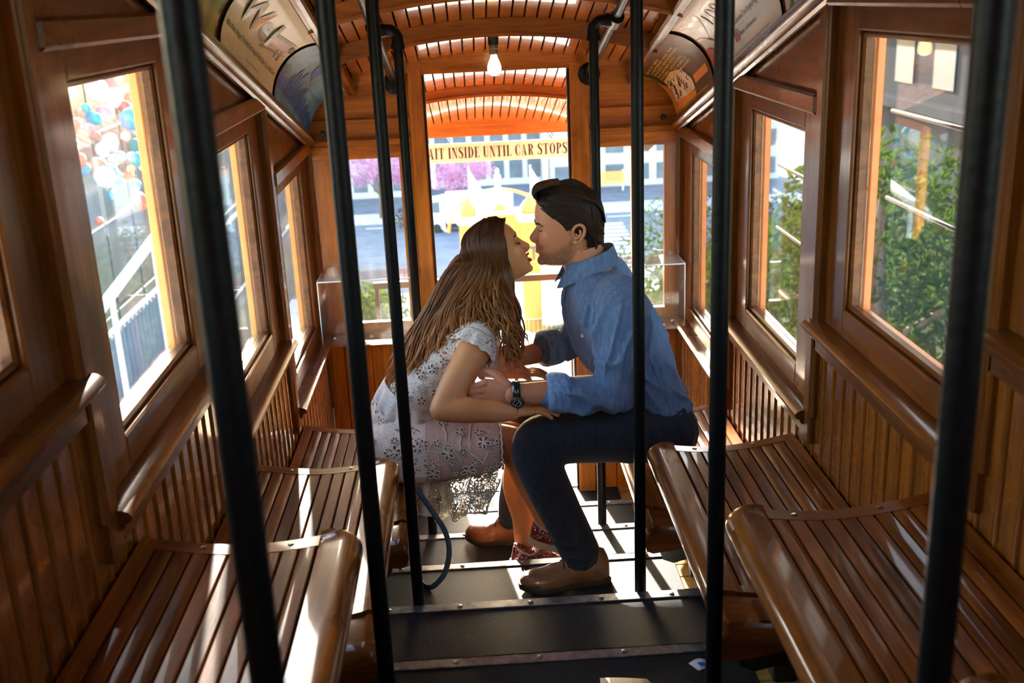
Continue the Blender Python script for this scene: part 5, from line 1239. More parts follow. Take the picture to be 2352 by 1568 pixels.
m.build('fingernails', MAT['nail_pink'], wom, True)
for J, nm2 in ((FG[0], 'ring'), (FG[1], 'ring')):
    c = J[0].lerp(J[1], .45); d = (J[1]-J[0]).normalized(); U = d.orthogonal().normalized(); B = d.cross(U); m = MB(); m.tube([c+(U*cos(t)+B*sin(t))*.0106 for t in [2*pi*i/16 for i in range(17)]], .0011, 6); m.ball(c+V3((0, -.006, .009)), .0026, 8, 6); m.build(nm2, MAT['gold'], wom, True)
# face details
m = MB()
for sy in (-1, 1): m.tube(catmull([on_face(FW, bvW, sy*.011, .0075), on_face(FW, bvW, sy*.026, .0140), on_face(FW, bvW, sy*.040, .0135), on_face(FW, bvW, sy*.051, .006)], 4), [.0018, .0023, .0027, .003, .0031, .003, .0029, .0026, .0023, .002, .0016, .0012, .0007], 8, True, .7)
tag(m.build('eyebrows', MAT['brow_dark'], wom, True), kind='stuff'); m = MB()
for sy in (-1, 1):
    ar = catmull([on_face(FW, bvW, sy*.019, -.0135), on_face(FW, bvW, sy*.028, -.0165), on_face(FW, bvW, sy*.037, -.0150), on_face(FW, bvW, sy*.044, -.0100)], 4); m.tube(ar, .0016, 6)
    for q in ar[1::2]: m.tube([q, q+FW.f*.006-FW.u*.004+V3((0, sy*.002, 0)), q+FW.f*.010-FW.u*.003+V3((0, sy*.004, 0))], [.0009, .0007, .0003], 5)
tag(m.build('eyelashes', MAT['hair_dark'], wom, True), kind='stuff')
m = MB()
up_ = [FW(.060, -.0225, -.081), FW(.0775, -.012, -.0745), FW(.0855, -.003, -.0725), FW(.0855, .003, -.0725), FW(.0775, .012, -.0745), FW(.060, .0225, -.081)]
lo_ = [FW(.060, -.0220, -.083), FW(.076, -.013, -.0925), FW(.0835, 0, -.0975), FW(.076, .013, -.0925), FW(.060, .0220, -.083)]
m.tube(catmull(up_, 4), [.0015+.0028*sin(pi*i/20) for i in range(21)], 8); m.tube(catmull(lo_, 4), [.0018+.0044*sin(pi*i/16) for i in range(17)], 8); m.build('lips', MAT['lip_red'], wom, True)
m = MB(); m.tube(catmull([FW(.062, -.0185, -.0805), FW(.0745, -.009, -.082), FW(.078, 0, -.083), FW(.0745, .009, -.082), FW(.062, .0185, -.0805)], 3), .0042, 8, True, .9); m.build('teeth', MAT['tooth'], wom, True)
# hair
random.seed(77)
hcap = MB(); whf = [(-.10, -.052), (-.06, -.030), (-.02, .000), (.02, .026), (.05, .052), (.075, .062), (.09, .048), (.105, .018), (.112, -.02)]
whb = [(-.10, -.075), (-.06, -.098), (-.02, -.116), (.02, -.126), (.05, -.122), (.075, -.102), (.09, -.08), (.105, -.052), (.112, -.026)]
whw = [(-.10, .055), (-.06, .074), (-.02, .082), (.02, .087), (.05, .086), (.075, .076), (.09, .060), (.105, .034), (.112, .006)]
whf2 = [(b, a-.006) for b, a in whf]; whb2 = [(b, a+.006) for b, a in whb]; whw2 = [(b, a-.003) for b, a in whw]
head_loft(hcap, FW, whf2, whb2, whw2, [-.10, -.08, -.06, -.04, -.02, 0, .02, .035, .05, .063, .075, .085, .095, .101], -.05, 36, .6); hcap = remesh(hcap, .005, 2)
def WH(s, q, side):
    """guide for one lock: s 0 = beside the face .. 1 = middle of the back; q outer layer; side -1 near / +1 far"""
    j = lambda k: random.uniform(-k, k)
    yo = -side
    a0 = lerp(.070, -.055, s)+j(.006); b0 = interp([(0, .074), (.2, .100), (.5, .112), (1, .104)], s)
    P = [FW(a0, side*random.uniform(.0, .02), b0)]
    P.append(FW(lerp(.054, -.088, s)+j(.004), side*lerp(.056, .050, s), interp([(0, .060), (.3, .086), (.6, .092), (1, .082)], s)+.003*q))
    P.append(FW(lerp(.036, -.116, s)+j(.004), side*(lerp(.086, .066, s)+.005*q), interp([(0, .020), (.5, .052), (1, .055)], s)))
    P.append(FW(lerp(.016, -.128, s)+j(.006), side*(lerp(.088, .054, s**1.5)+.007*q), lerp(-.025, .020, s)))
    P.append(V3((lerp(.000, -.215, s)+j(.010), YW+side*(lerp(.082, .055, s)+.010*q), lerp(.790, .815, s)+j(.008))))
    tip = [(0, (-.000, .50, 1.03)), (.10, (.005, .53, 1.02)), (.20, (-.035, .63, 1.03)), (.30, (-.075, .662, 1.06)), (.42, (-.17, .645, 1.07)), (.52, (-.25, .59, 1.08)), (.65, (-.33, .51, 1.10)), (.8, (-.40, .44, 1.13)), (1, (-.455, .405, 1.17))]
    for (s0, p0), (s1, p1) in zip(tip, tip[1:]):
        if s <= s1: u = (s-s0)/(s1-s0); T = V3([lerp(p0[i], p1[i], u) for i in (0, 2, 1)]); break
    T = V3((T.x, T.y, T.z))+V3((j(.030), j(.022), j(.032)))
    if side > 0: T.y = 2*YW-T.y
    mid = P[-1].lerp(T, .5)+V3((j(.010), side*(.018+.01*q)*(1-.3*s), .012+j(.01)))
    q3 = P[-1].lerp(T, .78)+V3((j(.014), side*.014, j(.014)))
    P += [mid, q3, T]
    C = catmull(P, 6); n = len(C); ph = random.uniform(0, 6.28); amp = random.uniform(.012, .028)*(1 if s > .05 else .7); fr = random.uniform(1.1, 1.7)
    out = []
    for i, p in enumerate(C):
        t = i/(n-1); w_ = amp*smoothstep(.42, .92, t); ang = fr*2*pi*t*1.4+ph
        out.append(p+V3((cos(ang)*w_*.9, sin(ang)*w_*.8, sin(ang+1)*w_*.5)))
    return out
hwm = MB(); AL, RN = [], []
def add_lock(P, rad, sides=6, flat=.42):
    L = len(P); rv = random.random(); R = [rad*interp([(0, .5), (.25, 1.), (.6, 1.05), (.85, .7), (1, .10)], i/(L-1)) for i in range(L)]
    hwm.tube(P, R, sides, True, flat); AL.extend(i/(L-1) for i in range(L) for _ in range(sides)); RN.extend([rv]*(L*sides))
for i in range(900): add_lock(WH(random.random(), random.random(), -1), random.uniform(.0022, .0062))
for i in range(70): add_lock(WH(random.uniform(.0, 1.), random.random(), 1), random.uniform(.007, .012))
for i in range(170): add_lock(WH(random.random(), 1.2, -1), random.uniform(.0008, .0018), 4, .8)
for i in range(40): add_lock(WH(random.uniform(.5, .8), random.random(), -1), random.uniform(.007, .011))
hwm.add(hcap.v, hcap.f); AL += [.15]*len(hcap.v); RN += [.2]*len(hcap.v)
ho = hwm.build('hair', MAT['hair_woman'], wom, True); along(ho, 'along', AL); along(ho, 'lockrnd', RN)
# dress: bodice and skirt
dm = MB()
loft(dm, [ell((-.445, YW, .10), (.105, 0, -.02), (0, .175, 0), 36), ell((-.44, YW, .17), (.118, 0, -.03), (0, .180, 0), 36), ell((-.405, YW, .27), (.112, 0, -.06), (0, .162, 0), 36), ell((-.345, YW, .375), (.088, 0, -.062), (0, .142, 0), 36), ell((-.255, YW, .48), (.098, 0, -.075), (0, .150, 0), 36), ell((-.185, YW, .555), (.098, 0, -.072), (0, .163, 0), 36), ell((-.140, YW, .602), (.080, 0, -.055), (0, .166, 0), 36), ell((-.118, YW, .632), (.060, 0, -.04), (0, .155, 0), 36)])
for sy in (-1, 1): dm.ball((-.115, YW+sy*.07, .50), (.070, .072, .075)); limb(dm, [(-.14, YW+sy*.12, .61), (-.130, YW+sy*.155, .585)], [.062, .070], 4, 20)
R = []
for x, zc, hh_, yh in ((-.53, .19, .09, .12), (-.48, .185, .125, .175), (-.38, .178, .135, .19), (-.26, .170, .122, .178), (-.16, .165, .108, .165), (-.09, .172, .098, .158), (-.062, .176, .090, .152), (-.066, .176, .078, .140), (-.12, .17, .06, .12)):
    R.append(ell((x, 1.165, zc), (0, yh+.038, 0), (0, 0, hh_), 40, .80))
loft(dm, R); dm = remesh(dm, .0062, 4); vv = []
for p in dm.v:
    x, y, z = p; d = .005*mnoise.noise(V3((x*11, y*11, z*11)))+.004*sin(70*x+18*z)*smoothstep(.25, .12, z); vv.append((x, y-d, max(z+d*.4, .060) if x < -.41 else z+d*.4))
dm.v = vv; n_b = len(dm.f)
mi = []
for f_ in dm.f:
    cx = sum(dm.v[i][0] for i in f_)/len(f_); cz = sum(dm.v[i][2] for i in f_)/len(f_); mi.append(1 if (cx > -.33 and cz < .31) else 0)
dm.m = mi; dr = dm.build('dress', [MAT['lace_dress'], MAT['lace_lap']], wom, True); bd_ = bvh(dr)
def ruffle(fn_edge, n, drop, waves, amp, name, mat, flare=0., nv=6):
    m = MB()
    def g(u, v):
        p, out, dn = fn_edge(u); w_ = amp*sin(2*pi*waves*u)*v; sc_ = 1+.10*abs(sin(pi*waves*1.7*u))*smoothstep(.6, 1., v)
        return p+dn*(drop*v*sc_)+out*(w_+flare*v)
    m.grid(g, n, nv, .0012); return m.build(name, MAT[mat], wom, True)
# cap-sleeve ruffles round the near and far shoulders
for sy in (-1, 1):
    ac_ = V3((-.125, YW+sy*.150, .592)); ad = V3((-.45, sy*.50, -.62)).normalized(); U = V3((-.62, 0, .78)); U = (U-ad*U.dot(ad)).normalized(); B = ad.cross(U)
    def edge(u):
        a = 2*pi*u; o = U*cos(a)+B*sin(a); return ac_+o*.066-ad*.012, o, ad
    ruffle(edge, 90, .060, 9, .006, 'sleeve_ruffle', 'lace_dress', .020)
# neckline frill across the back
def nk(u):
    P = catmull([(-.075, 1.055, .655), (-.165, 1.065, .640), (-.24, 1.09, .575), (-.325, 1.14, .490), (-.40, 1.20, .425)], 8); i = min(int(u*(len(P)-1)), len(P)-2); p = P[i].lerp(P[i+1], u*(len(P)-1)-i); return p, V3((-.6, -.4, .6)).normalized(), V3((-.55, -.35, -.2)).normalized()
ruffle(nk, 80, .034, 9, .007, 'neck_frill', 'lace_white', .004)
# waist peplum tiers
for tier, (dz_, dr_, mt_) in enumerate(((.0, .085, 'lace_white'), (-.075, .095, 'lace_dress'))):
    def pe(u, dz_=dz_):
        a = lerp(radians(200), radians(20), u); c = V3((-.365-.030*tier, YW, .345+dz_)); U = V3((.112+.012*tier, 0, -.070)); o = (V3((cos(a), 0, 0))*1.0+V3((0, -sin(a), 0))).normalized()
        return c+U*cos(a)+V3((0, -(.156+.022*tier)*sin(a), 0)), o, V3((-.28, 0, -.96)).normalized()
    ruffle(pe, 110, dr_, 8, .010, 'peplum', mt_, .022)
# hanging lace hem below the lap
def hem(u, v):
    x = lerp(-.392, -.078, u); zt = .105; zb_ = interp([(-.392, .02), (-.37, -.045), (-.34, -.078), (-.30, -.090), (-.262, -.072), (-.235, -.094), (-.212, -.084), (-.196, -.020), (-.188, -.055), (-.165, -.078), (-.14, -.074), (-.115, -.045), (-.094, .005), (-.078, .062)], x)
    z = lerp(zt, zb_, v); return (x+.008*sin(9*v+30*u)*v, 1.035-.012*v+.020*sin(34*u+1.5*v)*smoothstep(0, .6, v)*smoothstep(1.05, .55, u), z)
m = MB(); m.grid(hem, 90, 26); m.build('hem_flounce', MAT['lace_sheer'], wom, True)
m = MB(); ed = [V3(hem(i/90, 1.)) for i in range(91)]; m.tube(ed, .0028, 6); m.build('hem_edging', MAT['lace_cord'], wom, True)
# corded flowers of the lace: five looped petals each
plain('lace_hole', (.20, .085, .045), rough=.9)
def flower(p, nn, s_, rot=0., petals=5, fill=True):
    nn = nn.normalized(); U = nn.orthogonal().normalized(); U = (Matrix.Rotation(rot, 3, nn) @ U); B = nn.cross(U); m = MB()
    for k in range(petals):
        a = 2*pi*k/petals; d = U*cos(a)+B*sin(a); e = nn.cross(d)
        loop = [p+nn*.0025+d*(s_*(.16+.84*(.5-.5*cos(t))))+e*(s_*.34*sin(t)*(.45+.55*(.5-.5*cos(t)))) for t in [2*pi*i/14 for i in range(15)]]
        if fill: b_ = len(m.v); m.v += [tuple(q-nn*.0012) for q in loop[:-1]]; m.f.append(tuple(range(b_, b_+14))); m.m.append(1)
        m.tube(loop, s_*.085, 6)
    m.ball(p+nn*.003, s_*.15, 8, 6); return m
random.seed(8)
for (x, z, s_) in ((-.125, .225, .026), (-.185, .135, .028), (-.11, .125, .022), (-.255, .205, .025), (-.20, .275, .020), (-.31, .135, .026), (-.275, .285, .022), (-.36, .235, .022), (-.44, .225, .024), (-.47, .16, .022), (-.40, .315, .020), (-.255, .085, .022), (-.155, .075, .018), (-.30, .335, .018), (-.21, .335, .017)):
    p, nn = near_hit(bd_, x, z, .4, .003)
    if p is not None and p.y < 1.19: flower(p, nn, s_, random.uniform(0, 6), 5).build('lace_flower', [MAT['lace_cord'], MAT['lace_hole']], wom, True)
for (u, v, s_) in ((.20, .50, .027), (.33, .75, .022), (.10, .70, .018), (.45, .45, .022), (.72, .42, .030), (.86, .62, .020), (.64, .80, .020), (.30, .25, .020), (.56, .2, .018), (.88, .25, .018), (.43, .85, .017), (.24, .86, .018), (.78, .82, .016)):
    flower(V3(hem(u, v)), V3((0, -1, .05)), s_, random.uniform(0, 6), 5, False).build('lace_flower', MAT['lace_cord'], wom, True)
random.seed(18); placed = []
for _ in range(400):
    x, z = random.uniform(-.52, -.075), random.uniform(.075, .56); s_ = random.uniform(.013, .021)
    if z > .30 and x > -.28+.9*(z-.30): continue
    if any((x-a)**2+(z-b)**2 < (1.25*(s_+c))**2 for a, b, c in placed): continue
    p, nn = near_hit(bd_, x, z, .4, .003)
    if p is None or p.y > 1.14 or nn.y > -.35: continue
    placed.append((x, z, s_)); flower(p, nn, s_, random.uniform(0, 6), random.choice((5, 5, 7))).build('lace_flower', [MAT['lace_cord'], MAT['lace_hole']], wom, True)
    if len(placed) > 46: break
for k in range(16):
    x0, z0 = random.uniform(-.33, -.09), random.uniform(.09, .28); a = random.uniform(0, 6.28); m = MB(); pts = []
    for i in range(9):
        x0 += .009*cos(a); z0 += .009*sin(a); a += random.uniform(-.1, .45); p, nn = near_hit(bd_, x0, z0, .4, .002)
        if p is not None and p.y < 1.16 and x0 < -.07: pts.append(p)
    if len(pts) > 4: m.tube(pts, .0022, 5); m.build('lace_stem', MAT['lace_cord'], wom, True)
m = MB(); pts = []
for i in range(81):
    t_ = 2*pi*i/80; cy, cz = math.copysign(abs(cos(t_))**.8, cos(t_)), math.copysign(abs(sin(t_))**.8, sin(t_)); s2 = 1+.020*abs(sin(12*t_)); pts.append((-.064+.005*abs(sin(12*t_)), 1.165+.192*cy*s2, .176+.093*cz*s2))
m.tube(pts, .0036, 6); m.build('skirt_edging', MAT['lace_cord'], wom, True)
bead_ = MB()
for (cx, cz, r_) in ((-.105, .60, .024), (-.335, .415, .020)):
    for i in range(34):
        t = i*2.4; rr_ = r_*sqrt(i/34); p, nn = near_hit(bd_, cx+rr_*cos(t), cz+rr_*sin(t), .4, .002)
        if p is not None: bead_.ball(p, .0030, 6, 5)
if bead_.v: tag(bead_.build('beading', MAT['lace_white'], wom, True), kind='stuff')
# sneakers with glitter uppers
snw = [(0, .016), (.05, .028), (.18, .034), (.4, .034), (.62, .042), (.78, .044), (.9, .036), (.97, .022), (1, .008)]
snh = [(0, .066), (.05, .080), (.15, .074), (.30, .062), (.45, .074), (.60, .062), (.78, .048), (.9, .038), (.97, .024), (1, .008)]
for nm_, hl_, to_, up_v in (('right_shoe', (.030, 1.098, -.235), (.255, 1.015, -.283), (.05, 0, 1)), ('left_shoe', (-.052, 1.115, -.352), (.200, 1.105, -.405), (.1, 0, 1))):
    M, L_ = basis(hl_, to_, up_v); s_o = empty(nm_, hl_, parent=wom, label='rose glitter sneaker with cream sole'); shoe_part(s_o, M, L_, snw, snh, .026, ('glitter', 'sole_cream'), True, .006)
    m = MB(); ring_ = [M @ V3((L_*(.20+.185*cos(t)), .0265*sin(t), .026+.058+.010*cos(2*t)+(.006 if cos(t) < 0 else 0))) for t in [2*pi*i/28 for i in range(29)]]; m.tube(ring_, .0045, 8); m.build('collar_trim', MAT['sole_cream'], s_o, True)
    m = MB(); m.box(-.0035, .001, -.012, .012, .008, .019, .001, M); m.build('heel_label', MAT['lace_dark'], s_o)
# blue strap hanging beside her
st = empty('bag_strap', (-.365, .97, .05), 'slate blue strap hanging from the left bench to the floor', 'strap')
pts = catmull([(-.385, .985, .075), (-.366, .972, .050), (-.318, .965, -.035), (-.282, .95, -.100), (-.271, .92, -.165), (-.292, .885, -.232), (-.335, .870, -.274), (-.365, .90, -.286), (-.38, .95, -.286)], 6); m = MB(); m.tube(pts, .0100, 8, True, .30, (-.5, 1, 0)); m.build('webbing', MAT['strap_blue'], st, True)
m = MB(); m.box(-.408, -.388, .95, 1.0, .058, .082, .005); m.build('buckle', MAT['print_blue'], st)
# ================================================================ outside: incline, street, left terrace, right trees
plain('concrete', (.50, .48, .45), rough=.9, var=.18, scale=1.2, Specular_IOR_Level=.1); plain('asphalt', (.15, .16, .175), rough=.95, var=.15, scale=.6, Specular_IOR_Level=.05)
plain('paint_white', (.85, .85, .83), rough=.6, var=.04); plain('tie_wood', (.28, .23, .18), rough=.85, var=.3, scale=3); plain('rail_steel', (.30, .27, .24), rough=.4, metal=.7, var=.3)
plain('grass', (.030, .034, .018), rough=1., var=.5, scale=1.5, Specular_IOR_Level=0.); plain('beige_wall', (.52, .47, .40), rough=.8, var=.08, scale=.4); plain('band_dark', (.10, .12, .13), rough=.4, var=.3, scale=.6)
plain('blue_panel', (.06, .19, .46), rough=.45, var=.15, scale=2); plain('teal_glass', (.055, .11, .12), rough=.2, var=.35, scale=.5, coat=.3); plain('mullion', (.20, .24, .25), rough=.6); plain('terrace_paving', (.26, .26, .26), rough=.95, var=.15, scale=1.2, Specular_IOR_Level=.05)
plain('bark', (.16, .10, .06), rough=.9, var=.4, scale=12, bump=.5)
def leafmat(name, c, t=.5):
    n = NT(name); nz = n.nd('TexNoise', Scale=2.5, Detail=4.0); n.lk(n.coord(), nz.inputs['Vector'])
    col = n.ramp(nz.outputs[0], [(.3, tuple(x*.55 for x in c)), (.7, tuple(min(1, x*1.45) for x in c))])
    d = n.nd('BsdfDiffuse'); tr = n.nd('BsdfTranslucent'); mx = n.nd('MixShader'); mx.inputs[0].default_value = t
    n.lk(col, d.inputs[0]); n.lk(col, tr.inputs[0]); n.lk(d.outputs[0], mx.inputs[1]); n.lk(tr.outputs[0], mx.inputs[2]); n.lk(mx.outputs[0], n.out.inputs[0])
leafmat('leaf_green', (.030, .052, .008), .4); leafmat('leaf_dark', (.014, .026, .008), .4); leafmat('leaf_pink', (.60, .30, .42)); leafmat('leaf_ivy', (.05, .07, .014))
def inc(y): return -.283*y
# ground pieces
g1 = MB(); g1.add([(-3.2, 4.5, inc(4.5)-1.55), (3.6, 4.5, inc(4.5)-1.55), (3.6, 84, inc(84)-1.2), (-3.2, 84, inc(84)-1.2), (-3.2, -8, inc(-8)-1.55), (3.6, -8, inc(-8)-1.55)], [(0, 1, 2, 3), (4, 5, 1, 0)])
tw = g1.build('ground_incline', MAT['concrete'], kind='structure', label='pale concrete trackway running downhill')
tb = MB().box(-1.3, 2.3, -.11, .11, 0, .09, .01, Matrix.Rotation(-math.atan(.283), 4, 'X')).mesh('tie', MAT['tie_wood'])
for i in range(46): y = 5.0+i*.85; inst('tie', tb, tw, (0, y, inc(y)-1.55+.35*(y-3.9)/80.1))
for x in (-.80, .62, 1.75):
    m = MB(); z0, z1 = inc(3.9)-1.42, inc(83)-1.08
    m.add([(x-.035, 3.9, z0), (x+.035, 3.9, z0), (x+.035, 83, z1), (x-.035, 83, z1), (x-.035, 3.9, z0-.13), (x+.035, 3.9, z0-.13), (x+.035, 83, z1-.13), (x-.035, 83, z1-.13)], [(0, 1, 2, 3), (0, 3, 7, 4), (1, 5, 6, 2), (0, 4, 5, 1)]); m.build('track_rail', MAT['rail_steel'], tw)
g2 = MB(); g2.add([(-90, 83.5, -24.7), (90, 83.5, -24.7), (90, 220, -24.7), (-90, 220, -24.7)], [(0, 1, 2, 3)]); st = g2.build('ground_street', MAT['asphalt'], kind='structure', label='street and pavement at the bottom of the hill')
MB().box(-60, 60, 83.6, 96, -24.7, -24.52).build('pavement', MAT['concrete'], st); MB().box(-60, 60, 131, 137, -24.7, -24.5).build('pavement', MAT['concrete'], st)
cw = MB().box(-1.7, 1.7, -.42, .42, 0, .012).mesh('crosswalk_stripe', MAT['paint_white'])
for i in range(11): inst('crosswalk_stripe', cw, st, (15.4+.06*i, 103+2.1*i, -24.69))
for i in range(12): inst('crosswalk_stripe', cw, st, (-30+6*i, 128.5, -24.69), None, (.9, .3, 1))
g3 = MB(); g3.add([(-40, -8, -8.6), (-3.2, -8, -8.6), (-3.2, 62, -19.2), (-40, 62, -19.2)], [(0, 1, 2, 3)]); g3.build('ground_terrace', MAT['terrace_paving'], kind='structure', label='sunlit terrace below the left windows')
g4 = MB(); g4.add([(3.6, -8, .4), (20, -8, 3.0), (20, 58, -12), (3.6, 58, -18), (5.5, 84, -25)], [(0, 1, 2, 3), (2, 3, 4)]); g4.build('ground_slope', MAT['grass'], kind='structure', label='planted hillside below the right windows')

# ---- lower station archway
aw = empty('station_archway', (1.8, 80, -24.0), 'orange lower station archway with domes, hoop and white pennants', 'archway')
plain('arch_orange', (.80, .36, .07), rough=.6, var=.06, scale=2); plain('arch_white', (.86, .84, .80), rough=.6, var=.03)
for x in (-.55, 4.2):
    MB().box(x-.75, x+.75, 79.4, 80.6, -24.5, -14.6, .08).build('pillar', MAT['arch_orange'], aw)
    MB().box(x-.9, x+.9, 79.25, 80.75, -14.9, -14.3, .1).build('cornice', MAT['arch_white'], aw)
    MB().lathe([(.62, 0), (.70, .25), (.66, .55), (.45, .85), (.18, 1.1), (.08, 1.5), (.001, 1.6)], Matrix.Translation((x, 80, -14.3)), 16).build('dome', MAT['arch_orange'], aw, True)
    for dx in (-.8, .8): MB().ball((x+dx, 79.6, -14.0), .22, 12, 8).build('ball_finial', MAT['arch_white'], aw, True)
    m = MB(); m.tube([(x+.2, 80, -13.4), (x+.2, 80, -10.6)], .05, 6); m.add([(x+.2, 80, -10.7), (x+1.3, 80.3, -12.6), (x+.2, 80, -12.7)], [(0, 1, 2)]); m.build('pennant', MAT['arch_white'], aw)
m = MB(); pl_ = [(.2, -18.5), (.2, -14.7), (.55, -14.7), (.75, -14.1), (1.4, -14.0), (1.55, -13.55), (1.9, -13.35), (2.2, -13.55), (2.35, -14.0), (3.0, -14.1), (3.2, -14.7), (3.45, -14.7), (3.45, -18.5), (2.9, -18.5), (2.7, -17.6), (1.9, -17.1), (1.0, -17.5), (.7, -18.5)]
m.prism(pl_, 1, 79.6, 80.4); m.build('pediment', MAT['arch_orange'], aw)
m = MB(); m.box(.2, 3.45, 79.5, 80.5, -14.25, -13.98, .04); m.build('coping', MAT['arch_white'], aw)
m = MB(); m.lathe([(.45, 0), (.5, .08), (.3, .16), (.0001, .2)], Matrix.Translation((1.9, 79.58, -15.6)) @ Matrix.Rotation(radians(90), 4, 'X'), 12); m.build('medallion', MAT['arch_white'], aw, True)
m = MB(); m.box(3.95, 4.85, 79.36, 79.4, -17.0, -16.85); m.box(4.33, 4.47, 79.36, 79.4, -17.9, -17.0); m.build('lettering', MAT['band_dark'], aw)
m = MB(); pts = [(1.85+4.0*cos(t), 80.3, -15.6+3.2*sin(t)) for t in [pi*i/30 for i in range(31)]]; m.tube(pts, .11, 8); m.build('hoop', MAT['arch_orange'], aw, True)
m = MB(); m.lathe([(.25, 0), (.3, .2), (.12, .5), (.2, .8), (.28, 1.1), (.1, 1.4), (.16, 1.6), (.0001, 1.8)], Matrix.Translation((1.85, 80.3, -12.5)), 12); m.build('crown_finial', MAT['arch_white'], aw, True)
# fence by the lower station
fn_ = empty('track_fence', (3.2, 62, inc(62)-1.2), 'dark fence beside the track near the bottom of the hill', 'fence'); fz = inc(62)-1.2
for z in (.15, 1.1): MB().box(1.9, 4.6, 61.97, 62.03, fz+z, fz+z+.07).build('rail', MAT['iron_black'], fn_)
pb_ = MB().box(-.03, .03, -.03, .03, 0, 1.15).mesh('bar', MAT['iron_black'])
for i in range(10): inst('bar', pb_, fn_, (2.0+.28*i, 62, fz))
# ---- truck
tr = empty('box_truck', (-1, 125, -24.6), 'white box truck parked across the street', 'truck')
MB().box(-3.4, 4.6, 123.8, 126.2, -23.6, -20.2, .06).build('cargo_box', MAT['paint_white'], tr)
m = MB(); m.prism([(-5.6, -24.2), (-5.6, -22.3), (-5.1, -20.7), (-3.6, -20.5), (-3.6, -24.2)], 1, 123.9, 126.1); m.build('cab', MAT['paint_white'], tr)
m = MB(); m.prism([(-5.45, -22.3), (-5.02, -21.0), (-4.1, -20.9), (-4.1, -22.3)], 1, 123.86, 123.9); m.build('cab_window', MAT['band_dark'], tr)
MB().box(-5.4, 4.4, 124, 126, -24.2, -23.6, .04).build('chassis', MAT['iron_black'], tr)
wh = MB().lathe([(.12, -.16), (.5, -.16), (.55, -.1), (.55, .1), (.5, .16), (.12, .16)], Matrix.Rotation(radians(90), 4, 'X'), 20).mesh('wheel', MAT['iron_black'], radians(40))
for x in (-4.6, 1.9, 3.3): inst('wheel', wh, tr, (x, 124.0, -24.1))
# ---- buildings across the street: walls, window bands, panes
def block(x0, x1, y, z0, z1, rows, cols, lab, mat='beige_wall'):
    b = empty('building', ((x0+x1)/2, y+4, z0), lab, 'building'); MB().box(x0, x1, y, y+8, z0, z1, .05).build('wall', MAT[mat], b)
    MB().box(x0-.3, x1+.3, y-.3, y+8.3, z1, z1+.5, .05).build('roof', MAT['concrete'], b)
    cw_ = (x1-x0)/cols; rh = (z1-z0)/rows; pm = MB().box(-cw_*.36, cw_*.36, -.06, .05, -rh*.30, rh*.30, .03).mesh('window', MAT['band_dark'])
    for i in range(cols):
        for j in range(rows): inst('window', pm, b, (x0+(i+.5)*cw_, y, z0+(j+.52)*rh))
block(-34, -9, 150, -24.7, -8, 4, 9, 'pale building across the street at the left'); block(-8.4, 10.5, 156, -24.7, -11, 3, 7, 'low beige building across the street behind the archway')
block(11.2, 44, 150, -24.7, -9, 4, 9, 'pale building across the street at the right')
plain('tower_wall', (.045, .045, .045), rough=1., var=.1, scale=.5, Specular_IOR_Level=0.)
plain('tower_glass', (.012, .016, .018), rough=.7, var=.2, scale=1., Specular_IOR_Level=.15)
tb_ = empty('sky_block_tower', (20, 24, -6), 'tall grey block added behind the right hillside to shut out the sky', 'building')  # added block, keeps the sky out of the right windows
MB().box(17, 26, -6, 52, -10, 34, .05).build('wall', MAT['tower_wall'], tb_)
for i in range(11): MB().box(16.4, 17.0, -6, 52, -3+3.2*i, -2.6+3.2*i, .02).build('balcony_slab', MAT['tower_wall'], tb_)
pw = MB().box(-.04, .04, -.9, .9, -.9, .9, .02).mesh('window', MAT['tower_glass'])
for i in range(16):
    for j in range(11): inst('window', pw, tb_, (16.98, -3.4+3.6*i, -1.2+3.2*j))
bs = empty('yellow_barrier', (20, 146, -24.6), 'yellow striped construction barrier board across the street', 'barrier')
for i in range(5): MB().box(17.2, 21.2, 145.95, 146.05, -23.6+.36*i, -23.32+.36*i).build('plank', MAT['arch_orange'], bs)
for x in (17.5, 20.9): MB().box(x-.08, x+.08, 146.05, 146.2, -24.6, -21.7).build('post', MAT['paint_white'], bs)
lp = empty('street_lamp', (21.6, 140, -24.6), 'tall pale street lamp across the road at the right', 'street lamp')
MB().tube([(21.6, 140, -24.6), (21.6, 140, -15.2), (21.3, 140, -14.6), (20.2, 140, -14.3)], .10, 8).build('pole', MAT['arch_white'], lp, True); MB().lathe([(.3, 0), (.32, .1), (.2, .3), (.001, .34)], Matrix.Translation((20.1, 140, -14.5)), 12).build('lamp_head', MAT['arch_white'], lp, True)
